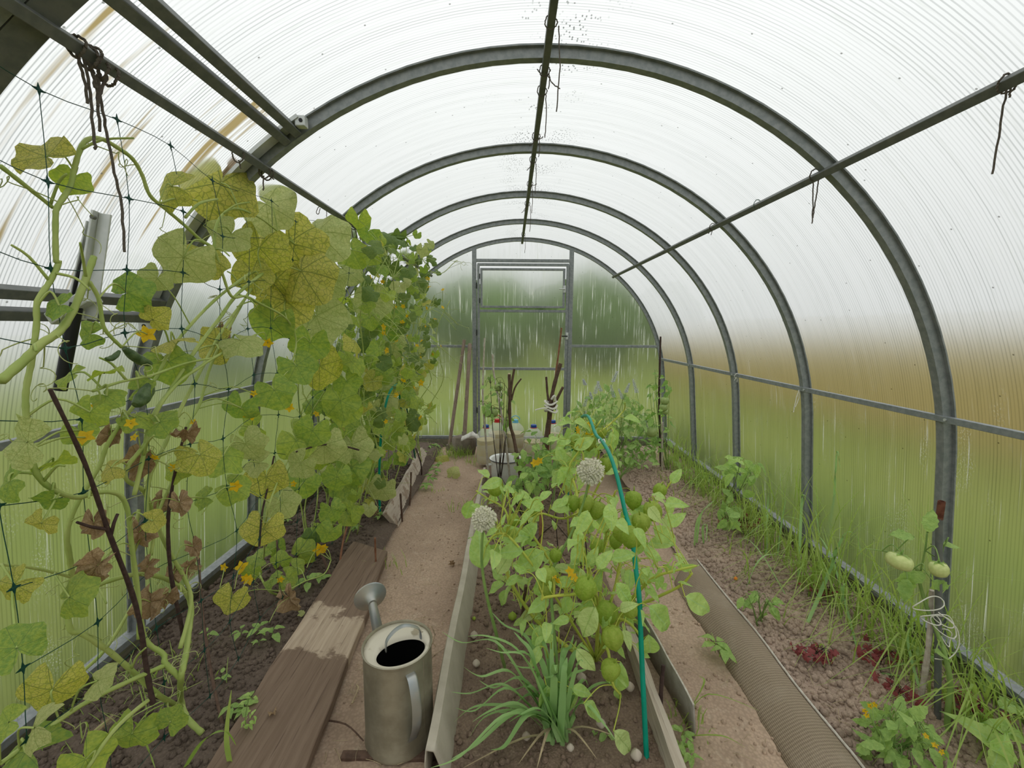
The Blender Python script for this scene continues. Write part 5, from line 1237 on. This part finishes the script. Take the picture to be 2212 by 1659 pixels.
# right bed: seedlings
sd1 = bush('pepper_seedling', 'tall pepper seedling with a tuft of pointed leaves near the side wall', gr(1562,1090,-.07), [(1555,1010),(1590,985),(1640,1000),(1640,1035),(1570,1030)], ((1.05,1.40),(2.3,2.75),(.1,.4)), 32, 'ov', ['leaf_t','leaf_ph'], (.06,.10), 'stem_g', 4, 'seedling'); sd1.done()
bush('pepper_seedling', 'low broad-leaved seedling beside the red sorrel at the side wall', gr(1585,1130,-.07), [(1555,1080),(1600,1060),(1620,1090),(1590,1140),(1555,1130)], ((.9,1.35),(2.1,2.6),(-.05,.2)), 20, 'ov', ['leaf_t'], (.06,.1), 'stem_g', 3, 'seedling').done()
sd3 = bush('tomato_seedling', 'small tomato seedling alone on the bare loam', gr(1640,1345,-.07), [(1600,1290),(1640,1280),(1690,1300),(1680,1330),(1610,1320)], ((.82,1.1),(1.55,1.85),(-.03,.14)), 16, 'ovt', ['leaf_t'], (.035,.06), 'stem_g', 4, 'seedling'); sd3.done()
sd4 = bush('tomato_seedling', 'bushy young tomato with pale yellow blossom in the near corner of the loam', gr(1930,1640,-.07), [(1870,1560),(1920,1520),(2000,1560),(2045,1640),(2020,1659),(1860,1659),(1880,1600)], ((.85,1.12),(.98,1.25),(-.04,.16)), 70, 'ovt', ['leaf_t'], (.035,.065), 'stem_g', 8, 'seedling')
for (a, b) in ((1868,1535),(1880,1525),(1890,1522),(1872,1545),(2020,1610),(2035,1625),(2000,1590)):
    p = gr(a, b, .11); sd4.leaf('star', 'petal', p, jit(1), toward(p,.6), .008, 'flower', r=.0008)
sd4.done()
tm = Plant('tomato_plant', 'bare tomato stem with two pale tomatoes beside the grey pipe stake', gr(2045,1585,-.085), 'stem_g', None, 'tomato plant'); ty = tm.base.y
tm.stem([tm.base, A(2048,1530,ty), A(2053,1480,ty), A(2045,1430,ty), A(2030,1380,ty+.02), A(2005,1320,ty+.05), A(1988,1265,ty+.06), A(1980,1225,ty+.06)], .008, .004)
tm.stem([A(1985,1250,ty+.06), A(1960,1215,ty+.04), A(1930,1195,ty+.03), A(1870,1185,ty+.02)], .0025, .0015); tm.stem([A(1985,1250,ty+.06), A(1998,1190,ty+.05), A(2003,1150,ty+.05)], .003, .002); tm.stem([A(2000,1190,ty+.05), A(2030,1205,ty+.05), A(2040,1170,ty+.05)], .002, .0015)
tomato(tm, 1943,1213,21,ty-.02,'tomato',True); tomato(tm, 2028,1230,17,ty-.02,'tomato')
for (a, b, l_, deg) in ((1960,1250,40,260),(2000,1240,40,200),(2015,1255,40,330),(1975,1160,40,170),(2005,1150,40,80),(2040,1180,36,20),(1955,1235,44,280),(2020,1410,40,0)):
    p = A(a, b, ty+R.uniform(-.03,.05)); tm.leaf('ovt', 'leaf_t', p, pic(a,b,deg), toward(p,.5), l_*(p-CAM).dot(FWD)/FPX*1.3)
tm.done()
def sorrel(label, px, py, n, spread, z=-.05):
    c = gr(px, py, z); P_ = Plant('red_sorrel', label, c, 'stem_d', 'red sorrel in the loam bed', 'sorrel')
    P_.stem([c+Vector((0,0,-.02)), c+Vector((.01,0,.01)), c+Vector((.02,0,.02))], .001, .001)
    for i in range(n):
        p = c+Vector((R.gauss(0, spread), R.gauss(0, spread*.8), R.uniform(.01,.04))); P_.leaf('red', 'leaf_r', p, jit(1), Vector((0,-.4,1))+jit(.4), R.uniform(.010,.019), r=.0007)
    P_.done()
sorrel('bright red sorrel patch on the bare loam below the tomato seedling', 1755, 1420, 26, .035)
sorrel('dull red sorrel in the grass near the rail, past the seedling', 1785, 1285, 20, .045)
sorrel('dark red sorrel between the seedlings and the side rail', 1605, 1135, 30, .06, -.03)
sorrel('red sorrel at the foot of the mottled stick', 1900, 1430, 16, .04)
sorrel('red sorrel beside the base of the tomato stem', 2085, 1540, 22, .035)
sorrel('single red sorrel tuft half under grass beyond the mottled stick', 1935, 1500, 12, .03)

# ---- leek / garlic clump with wide blades, and the two seed heads
def blade_mb(mb, pts, w, fold=.25):
    c = cr(pts, 5); rows = []; k = len(c)
    for i, p in enumerate(c):
        t = (c[min(i+1,k-1)]-c[max(i-1,0)]).normalized(); s_ = t.cross(Vector((0,.25,1))).normalized() if abs(t.z) < .95 else Vector((1,0,0)); n_ = s_.cross(t)
        ww = w*(1-(i/(k-1))**2.2)*(.75+.25*min(1, i/3))+.0004
        rows.append([p-s_*ww+n_*ww*fold, p, p+s_*ww+n_*ww*fold])
    mb.grid(rows)
lk = thing('leek_clump', 'clump of wide bluish leek blades arching out beside the ground cherry', 'leek', gr(1205, 1595, -.05))
lb = gr(1205, 1585, -.04)
BL = [(955,1365),(1010,1375),(1000,1440),(1080,1395),(975,1495),(985,1530),(980,1560),(930,1659),(975,1640),(1150,1345),(1110,1365),(1060,1320),(1215,1385),(1240,1370),(1190,1350),(1260,1430),(1270,1480),(1330,1490),(1290,1540),(1175,1400),(1130,1420),(1035,1470),(1060,1530),(1020,1560),(1090,1480),(1280,1440),(1060,1620),(1330,1600),(1140,1380),(1165,1440),(1100,1430),(1225,1420),(1200,1450),(1050,1400),(1255,1400),(1010,1600),(1100,1560),(1150,1500)]
for i, (px, py) in enumerate(BL):
    z1 = R.uniform(.12, .26) if py < 1460 else R.uniform(-.01, .08)
    e = gr(px, py, z1); b_ = lb+Vector((R.uniform(-.035,.035), R.uniform(-.03,.03), 0)); md = b_.lerp(e, .5)+Vector((0, 0, .05+.22*(e-b_).length*R.uniform(.3,.9))); md2 = b_.lerp(e, .8)+Vector((0,0,.07*R.random()))
    mb = MB(); blade_mb(mb, [b_, b_.lerp(md,.5)+Vector((0,0,.02)), md, md2, e], R.uniform(.0065,.0125)); obj('leek_blade', mb, M['grass_d'], lk, auto=False)
for (px, py) in ((1000,1659),(1120,1650),(1330,1590),(1290,1640),(1160,1659)):
    e = gr(px, py, -.03); b_ = lb+jit(.02); mb = MB(); blade_mb(mb, [b_, b_.lerp(e,.4)+Vector((0,0,.03)), e], .005); obj('dry_blade', mb, M['straw'], lk, auto=False)
mb = MB()
for k in range(5): mb.tube([lb+Vector((.025*math.cos(k*1.3), .02*math.sin(k*1.3), -.03)), lb+Vector((.02*math.cos(k*1.3), .015*math.sin(k*1.3), .03)), lb+Vector((.015*math.cos(k*1.3), .01*math.sin(k*1.3), .06))], [.008,.007,.005], 8)
obj('shank', mb, M['grass_d'], lk)
fl_m = MB()
for k in range(6):
    a = k*PI/3; d = Vector((math.cos(a)*.35, math.sin(a)*.35, 1)).normalized(); fl_m.add([d*.0+Vector((0,0,.0)), d*.55+Vector((-math.sin(a)*.14, math.cos(a)*.14, 0)), d*1.0, d*.55-Vector((-math.sin(a)*.14, math.cos(a)*.14, 0))], [(0,1,2,3)])
fl_me = fl_m.mesh('floret', M['allium'])
def allium(label, px, py, y, rp, stalk, n=230):
    c = A(px, py, y); r_ = rp*(c-CAM).dot(FWD)/FPX; t = thing('leek_flower', label, 'flower', stalk[-1], 'leek seed heads')
    mb = MB(); mb.tube(cr([c]+stalk, 6), [.0035,.006], 8); obj('stalk', mb, M['stem_g'], t)
    mb = MB(); mb.lathe([(.001,-r_*.6),(r_*.6,0),(.001,r_*.6)], 8, Matrix.Translation(c)); core = obj('core', mb, M['allium'], t)
    for i in range(n):
        z = 1-2*(i+.5)/n; a = i*2.39996; d = Vector((math.sqrt(1-z*z)*math.cos(a), math.sqrt(1-z*z)*math.sin(a), z))
        place(t, 'floret', fl_me, c+d*r_*R.uniform(.55,.86), d.orthogonal(), d, r_*.34)
    mb = MB()
    for i in range(n):
        z = 1-2*(i+.5)/n; a = i*2.39996; d = Vector((math.sqrt(1-z*z)*math.cos(a), math.sqrt(1-z*z)*math.sin(a), z)); mb.tube([c, c+d*r_*.75], r_*.012, 3, cap=False)
    tag(obj('pedicel', mb, M['allium'], t, auto=False), kind='stuff')
allium('larger round creamy leek seed head standing over the ground-cherry bush', 1276, 1018, 1.40, 28, [A(1262,1080,1.40), A(1235,1150,1.38), A(1210,1200,1.36), A(1190,1270,1.30), lb+Vector((.02,.02,0))])
allium('smaller round leek seed head over the beige edging strip', 1046, 1121, 1.26, 26, [A(1041,1180,1.26), A(1042,1230,1.26), A(1052,1290,1.26), A(1072,1370,1.28), gr(1090,1440,-.04)])

# ================================================================== GRASS AND LITTER
def grass_obj(name, label, blades, mat, w=(.0012,.003), cat='grass'):
    mb = MB()
    for (b_, e, bend) in blades:
        b_, e = Vector(b_), Vector(e); L_ = (e-b_).length; d = e-b_; mid_ = b_+d*.5+Vector((-d.x*.2, -d.y*.2, .12*L_+bend)); blade_mb(mb, [b_, mid_, e], R.uniform(*w), .15)
    o = obj(name, mb, mat, None, auto=False); return tag(o, label, cat, None, 'stuff')
bl = []
for i in range(760):
    y = 1.0+2.95*R.random()**1.25; x = R.uniform(1.24, 1.475) if R.random() < .85 else R.uniform(1.0, 1.3); h = R.uniform(.10, .60)*(1.1 if 1.3 < y < 2.4 else .7)
    if x < 1.2: h *= .4
    a = R.uniform(0, 2*PI); l_ = h*R.uniform(.15, .8); ex = min(1.47, x+math.cos(a)*l_*.8-.08*R.random()); bl.append(((x, y, -.08), (ex, y+math.sin(a)*l_-.1*R.random(), -.06+h*R.uniform(.35,1)), .0))
for i in range(260):                   # long blades lying out over the loam
    y = 1.1+2.2*R.random()**1.2; x = R.uniform(1.25, 1.46); l_ = R.uniform(.2, .55); a = R.uniform(PI*.75, PI*1.45)
    bl.append(((x, y, -.07), (max(.88, x+math.cos(a)*l_), y+math.sin(a)*l_, -.07+R.uniform(.0, .10)), R.uniform(.02, .12)))
grass_obj('tall_grass', 'tall thin grass growing along the low side rail', bl, M['grass'], (.0012,.0036))
bl = []
for i in range(900):
    y = R.uniform(.9, 4.6); x = R.uniform(1.58, 1.85); h = R.uniform(.2, .62); bl.append(((x, y, -.24), (x+R.uniform(-.12,.16), y+R.uniform(-.2,.2), -.22+h), 0))
for i in range(700):
    y = R.uniform(.6, 4.6); x = R.uniform(-1.9, -1.6); h = R.uniform(.2, .5); bl.append(((x, y, -.24), (x+R.uniform(-.12,.12), y+R.uniform(-.2,.2), -.22+h), 0))
for i in range(500):
    x = R.uniform(-1.5, 1.5); y = R.uniform(4.55, 4.9); h = R.uniform(.15, .4); bl.append(((x, y, -.24), (x+R.uniform(-.12,.12), y+R.uniform(-.1,.1), -.22+h), 0))
grass_obj('outer_grass', 'unmown grass against the outside of the walls', bl, M['grass_out'])
bl = []
for (px, py, n, sp, h) in ((990,985,150,.10,.10),(960,985,60,.12,.06),(1025,1000,40,.06,.08),(830,1225,18,.05,.07),(1000,1100,14,.05,.09),(945,1060,10,.05,.05),(1560,1060,60,.10,.16),(1500,1010,60,.12,.14),(300,1500,90,.12,.12),(250,1560,60,.12,.10),(1480,1560,30,.05,.05),(1560,1400,8,.03,.04)):
    c = gr(px, py, -.09)
    for i in range(n):
        b_ = c+Vector((R.gauss(0,sp), R.gauss(0,sp*.7), 0)); a = R.uniform(0, 6.28); hh = h*R.uniform(.4,1.2); bl.append((b_, b_+Vector((math.cos(a)*hh*.7, math.sin(a)*hh*.7, hh)), 0))
grass_obj('short_grass', 'short grass and weeds sprouting on the path and bed edges', bl, M['grass'], (.001,.0022))
def big_blade(label, pts, w, mat='grass_d', group='broad grass blades'):
    t = thing('grass_blade', label, 'grass blade', pts[0], group); mb = MB(); blade_mb(mb, pts, w); obj('blade', mb, M[mat], t, auto=False)
G = lambda a, b, z: gr(a, b, z)
sharedR = 'broad arching grass blade over the loam by the side rail'
BLB = ['widest grass blade by the side rail, folded over at its top', 'long thin grass blade arching far over the loam', 'blade bent sharply back to the loam beyond the seedling', 'stiff upright blade beside the red sorrel', 'upright pale-tipped blade in front of the second arch', 'blade hooked over at the foot of the steel arch', 'tallest straight blade, rising against the side wall with a broken tip', 'broad leek-like blade lying flat on the loam by the mottled stick', 'short stiff blade standing in the loam above the red sorrel', 'blade leaning behind the white string loops', 'long blade lying across the pipe stake', 'thin horizontal blade reaching over the loam to the rolled covering']
for (pts, w), lb_ in zip((([G(1745,1345,-.07), A(1790,1240,1.75), A(1810,1180,1.72), A(1830,1150,1.7), A(1850,1160,1.68), A(1862,1200,1.66)], .008), ([G(1850,1395,-.07), A(1790,1190,1.9), A(1720,1120,2.0), A(1650,1130,2.1), A(1590,1180,2.05)], .004), ([G(1760,1240,-.07), A(1680,1200,1.9), A(1640,1210,1.85), A(1612,1270,1.8)], .005), ([G(1655,1200,-.07), A(1658,1100,2.3), A(1660,1063,2.3)], .006), ([G(1680,1200,-.07), A(1690,1120,2.2), A(1698,1075,2.2)], .005), ([G(1725,1250,-.07), A(1732,1090,2.1), A(1737,1070,2.08), A(1760,1100,2.05), A(1770,1160,2.0)], .006), ([G(1800,1180,-.07), A(1803,1060,2.0), A(1808,975,1.95), A(1815,1010,1.92)], .005), ([G(2000,1470,-.07), A(1900,1455,1.35), A(1810,1448,1.4), A(1770,1465,1.4), A(1740,1495,1.38)], .007), ([G(1815,1320,-.07), A(1822,1270,1.6), A(1826,1260,1.6)], .005), ([G(1995,1520,-.07), A(1960,1380,1.35), A(1985,1350,1.35)], .004), ([G(1890,1450,-.07), A(1970,1430,1.33), A(2060,1410,1.3), A(2150,1398,1.28)], .004), ([G(1700,1290,-.07), A(1620,1168,2.0), A(1545,1178,2.05)], .003)), BLB):
    big_blade(lb_, pts, w, 'grass_d', 'broad grass blades by the side rail')
for pts, w in (([G(500,1659,-.05), G(490,1590,.06), G(500,1490,.2)], .008), ([G(400,1659,-.05), G(440,1600,.1), G(485,1580,.12), G(510,1610,.02)], .006), ([G(210,1659,-.05), G(250,1580,.12), G(290,1560,.14), G(320,1620,.02), G(335,1659,-.02)], .006), ([G(160,1659,-.05), G(270,1560,.14), G(380,1500,.16), G(440,1470,.17)], .004)):
    big_blade('long fresh grass blade springing from the soil by the wet plank', pts, w, 'grass', 'grass blades by the wet plank')
for pts in (([G(1500,1180,-.07), A(1508,1120,1.95), A(1540,1085,1.95)], ), ([G(1520,1175,-.07), A(1518,1140,1.95), A(1527,1135,1.95), A(1525,1170,1.9)], ), ([G(1505,1175,-.07), A(1515,1110,2.0), A(1545,1080,2.0)], )):
    big_blade('drooping onion leaf on the loam beyond the rolled covering', pts[0], .005, 'grass_d', 'onion leaves in the loam')
for pts in ([G(1480,1560,-.09), G(1530,1500,.02), G(1640,1535,.0)], [G(1470,1570,-.09), G(1520,1480,.04), G(1510,1460,.04)], [G(1490,1590,-.09), G(1560,1590,-.05), G(1610,1615,-.08)]):
    big_blade('green grass blade lying on the clay by the fibre sheet', pts, .004, 'grass', 'grass blades on the clay path')
# foxtail
ft = thing('foxtail_grass', 'fuzzy pale foxtail head over the low cucumber leaves', 'grass', G(180,1655,-.05)); mb = MB(); p0, p1 = G(193,1592,.12), G(238,1552,.14)
mb.tube(cr([G(170,1659,-.05), p0, p1], 5), .001, 5); obj('stalk', mb, M['stem'], ft)
mb = MB(); mb.tube([p0.lerp(p1, k/8) for k in range(9)], [.001,.0045,.0055,.006,.006,.0055,.005,.004,.001], 8)
for k in range(220):
    c = p0.lerp(p1, R.random()); mb.tube([c, c+(jit(1).normalized()+(p1-p0).normalized()*.6)*.011], [.0004,.0001], 3, cap=False)
obj('seed_head', mb, M['straw'], ft)
dl = Plant('dandelion', 'broad toothed dandelion leaves in the near corner by the side rail', G(2205,1659,-.08), 'stem_g', None, 'weed')
for (a, b, l_, deg, z) in ((2190,1650,105,120,.0),(2212,1600,80,150,.02),(2160,1530,70,20,.02),(2140,1660,80,60,.0)):
    p = G(a, b, z-.04); dl.leaf('ovt', 'leaf_ph', p, pic(a,b,deg), Vector((0,-.5,1))+jit(.2), l_*(p-CAM).dot(FWD)/FPX*1.1, pet=False)
dl.stem([G(2205,1659,-.09), G(2205,1655,-.05), G(2200,1650,-.03)], .003, .002); dl.done()
def seedling(label, px, py, n, sz, mat='leaf_ph', z=-.04, grp='weed seedlings in the soil'):
    c = gr(px, py, z); P_ = Plant('weed_seedling', label, c, 'stem_g', grp, 'weed'); P_.stem([c, c+Vector((0,0,sz*.5)), c+Vector((.005,0,sz))], .0012, .0008, 3, 5)
    for i in range(n):
        a = 2*PI*i/n+R.random(); P_.leaf('ov', mat, c+Vector((math.cos(a)*.004, math.sin(a)*.004, sz*R.uniform(.3,1))), Vector((math.cos(a), math.sin(a), .2)), Vector((0,0,1))+jit(.2), sz*R.uniform(.8,1.3), pet=False)
    P_.done()
for (a, b, n, s_) in ((520,1375,4,.03),(560,1370,5,.035),(590,1375,4,.04),(665,1270,4,.05),(690,1260,4,.045),(620,1130,4,.03),(770,1145,6,.03),(745,1135,5,.03),(560,1395,3,.025),(480,1470,4,.025),(530,1540,6,.03),(545,1520,5,.03),(500,1540,5,.025),(820,1120,6,.035),(800,1100,6,.03),(450,1380,4,.03)): seedling('small weed seedling sprouting in the dark cucumber bed', a, b, n, s_, 'leaf_t')
for (a, b, n, s_) in ((940,1025,7,.05),(930,1040,7,.05),(920,1055,6,.05),(945,1010,6,.05),(915,985,7,.05),(925,975,6,.05),(940,970,7,.05)): seedling('weed tuft on the path edge by the leaning grey plank', a, b, n, s_, 'leaf_d', -.09, 'weeds by the leaning plank')
for (a, b, n, s_) in ((1465,1620,7,.03),(1475,1600,7,.03),(1490,1640,6,.03),(1310,1600,5,.03),(1280,1605,5,.025),(1560,1425,5,.05),(1545,1410,4,.05)): seedling('small weed on the trodden clay path near the fibre sheet', a, b, n, s_, 'leaf_t', -.09, 'weeds on the clay path')
for (a, b, n, s_) in ((2050,1420,6,.04),(2100,1560,6,.04),(2120,1480,6,.05),(1960,1320,6,.05),(1900,1270,6,.05),(1970,1420,6,.06),(1450,1000,7,.06),(1465,1015,6,.06),(1480,1030,6,.06),(1500,1050,5,.05),(1520,1040,7,.06)): seedling('leafy weed in the loam beneath the side rail', a, b, n, s_, 'leaf_t', -.06, 'weeds below the side rail')
fb_ = Plant('leafy_seedling', 'thin upright weed with small leaves between the soil and wet plank', gr(535,1590,-.05), 'stem_g', None, 'weed'); fb_.stem([gr(535,1590,-.05), gr(530,1550,.02), gr(540,1500,.1)], .0015, .001)
for i in range(22): p = gr(535,1590,-.05).lerp(gr(540,1500,.1), R.random())+jit(.012); fb_.leaf('ov', 'leaf_ph', p, jit(1), Vector((0,0,1))+jit(.4), R.uniform(.012,.024), pet=False)
fb_.done()
# fallen things
def fallen_leaf(label, px, py, rp, mat, kind='cuke', z=-.08):
    p = gr(px, py, z); t = thing('fallen_leaf', label, 'leaf', p, 'leaves lying on the ground'); o = place(t, 'leaf_blade', shape(kind, mat), p+Vector((0,0,.012)), jit(1), Vector((0,-.5,1))+jit(.3), rp*(p-CAM).dot(FWD)/FPX)
fallen_leaf('curled yellow fallen leaf at the end of the clay path by the grass', 950, 990, 20, 'leaf_y'); fallen_leaf('pale fallen leaf on the clay path below the grass tuft', 978, 1027, 17, 'leaf_p')
fallen_leaf('small pale fallen leaf on dark soil under the dry leaf', 650, 1330, 8, 'leaf_p', z=-.04); fallen_leaf('dry crumpled leaf lying on the wet plank', 590, 1548, 12, 'leaf_b', 'dry', -.03); fallen_leaf('dry curled leaf on soil beside the teal hoop in the vines', 808, 1110, 14, 'leaf_b', 'dry', -.04)
fallen_leaf('tiny dry leaf in the middle of the clay path', 975, 1222, 9, 'leaf_b', 'dry', -.095)
def bulb(label, px, py, rp, mat='bulb', cat='garlic bulb', name='garlic_bulb', z=-.045, grp='bulbs on the soil'):
    p = gr(px, py, z); r_ = rp*(p-CAM).dot(FWD)/FPX; t = thing(name, label, cat, p, grp); mb = MB(); n = 14; vs = []; fs = []
    for i, (a, zz) in enumerate(((.05,-.75),(.6,-.7),(.95,-.3),(1,.1),(.75,.6),(.35,.95),(.12,1.2),(.02,1.25))):
        for j in range(n): th = 2*PI*j/n; q = a*(1+.07*math.cos(4*th)); vs.append(p+Vector((q*math.cos(th)*r_, q*math.sin(th)*r_, (zz+.6)*r_)))
    for i in range(7):
        for j in range(n): fs.append((i*n+j, i*n+(j+1)%n, (i+1)*n+(j+1)%n, (i+1)*n+j))
    mb.add(vs, fs); obj('bulb', mb, M[mat], t)
for (a, b, r_), lb_ in zip(((1029,1437,8),(1024,1376,8),(1360,1489,10),(1256,1469,10),(1374,1637,12),(1298,1568,10),(1137,1595,9),(1232,1619,8),(1205,1580,6)), ('papery garlic bulb by the edging strip near the leek tips', 'papery garlic bulb by the edging strip across from the can lid', 'garlic bulb against the bleached narrow board', 'garlic bulb under the ground-cherry leaves beside the leeks', 'biggest papery bulb, at the foot of the teal hoop', 'garlic bulb on bare soil between the leeks and the bleached board', 'garlic bulb beneath the arching leek blades', 'garlic bulb in front of the leek clump', 'tiny bulb at the base of the leek shanks')): bulb(lb_, a, b, r_)
bulb('fallen pale green ground cherry on the soil by the edging', 1107, 1336, 9, 'lantern', 'fruit', 'fallen_fruit'); bulb('yellow-green pea-sized fruit on soil by the edging', 1024, 1338, 4, 'lantern', 'fruit', 'fallen_fruit')
bulb('green fallen tomato between the two edging boards', 1406, 1502, 11, 'tomato_g', 'fruit', 'fallen_fruit'); bulb('tiny orange berry on the bare loam', 1589, 1252, 4, 'orange', 'fruit', 'fallen_fruit', -.06)
# straw bits and twigs on the paths
sm_ = MB()
for i in range(420):
    if R.random() < .45: p = Vector((R.uniform(-.66,-.37), R.uniform(.9,1.7), 0)) if R.random() < .6 else Vector((R.uniform(-.75,-.36), R.uniform(1.2,3.4), 0))
    else: p = Vector((R.uniform(.42,.72), R.uniform(.9,2.6), 0)) if R.random() < .55 else Vector((R.uniform(.85,1.2), R.uniform(1.0,2.6), .03))
    p.z += -.092+R.uniform(0,.008); a = R.uniform(0,6.28); l_ = R.uniform(.01,.07); d = Vector((math.cos(a), math.sin(a), R.uniform(-.05,.12)))
    sm_.tube([p-d*l_/2, p+jit(.004)+Vector((0,0,.003)), p+d*l_/2], R.uniform(.0005,.0011), 4)
tag(obj('straw_litter', sm_, M['straw'], None, auto=False), 'bits of straw and root scattered over the clay paths', 'straw', None, 'stuff')
for k, (l0, l1, lab) in enumerate((((690,1555),(785,1600),'brown twig lying on the clay beside the watering can'), ((600,1560),(690,1550),'bent dry stalk lying across the wet plank edge'), ((760,1520),(770,1480),'flat splinter of wood on the clay behind the can'))):
    a, b = gr(*l0, -.085), gr(*l1, -.085); mb = MB(); mb.tube(cr([a, (a+b)/2+Vector((.01,.01,.01)), b], 4), [.003,.0022], 6); t = thing('dry_twig', lab, 'twig', a); obj('twig', mb, M['stick'] if k < 1 else M['straw'], t)
# clods of earth
cl = MB()
for i in range(26):
    vs = []; n = 8; k = 5
def clods(label, n, box, mat, zf, size):
    mb = MB(); (x0,x1),(y0,y1) = box
    for i in range(n):
        x, y = R.uniform(x0,x1), R.uniform(y0,y1); s_ = size*R.random()**2+.003; c = Vector((x, y, zf(x,y)+s_*.25)); sd_ = R.random()*50; vs = []; fs = []
        base = [(0,0,1),(.9,0,.3),(.28,.85,.3),(-.72,.53,.3),(-.72,-.53,.3),(.28,-.85,.3),(.72,.53,-.4),(-.28,.85,-.4),(-.9,0,-.4),(-.28,-.85,-.4),(.72,-.53,-.4)]
        for q in base:
            q = Vector(q); vs.append(c+q*s_*(.7+.6*abs(noise.noise(q*1.7+Vector((sd_,0,0))))))
        fs = [(0,1,2),(0,2,3),(0,3,4),(0,4,5),(0,5,1),(1,6,2),(2,6,7),(2,7,3),(3,7,8),(3,8,4),(4,8,9),(4,9,5),(5,9,10),(5,10,1),(1,10,6)]
        mb.add(vs, fs)
    tag(obj('soil_crumbs', mb, mat, None, auto=False), label, 'soil', None, 'stuff')
clods('crumbs of dark soil strewn over the cucumber bed', 5200, ((-1.47,-.88),(.9,3.6)), M['soil'], h_left, .013)
clods('crumbs of brown soil strewn over the centre bed', 2600, ((-.26,.31),(.9,3.3)), M['soil_c'], h_cen, .012)
clods('crumbs of loam strewn over the bed at the side wall', 8500, ((.85,1.45),(.9,3.6)), M['soil_r'], h_right, .016)
clods('small lumps of clay scattered on the trodden paths', 220, ((-.74,-.37),(.9,3.4)), M['path'], h_path, .005)
clods('small lumps of clay on the path by the rolled covering', 220, ((.4,.70),(.9,2.6)), M['path'], h_path, .008)
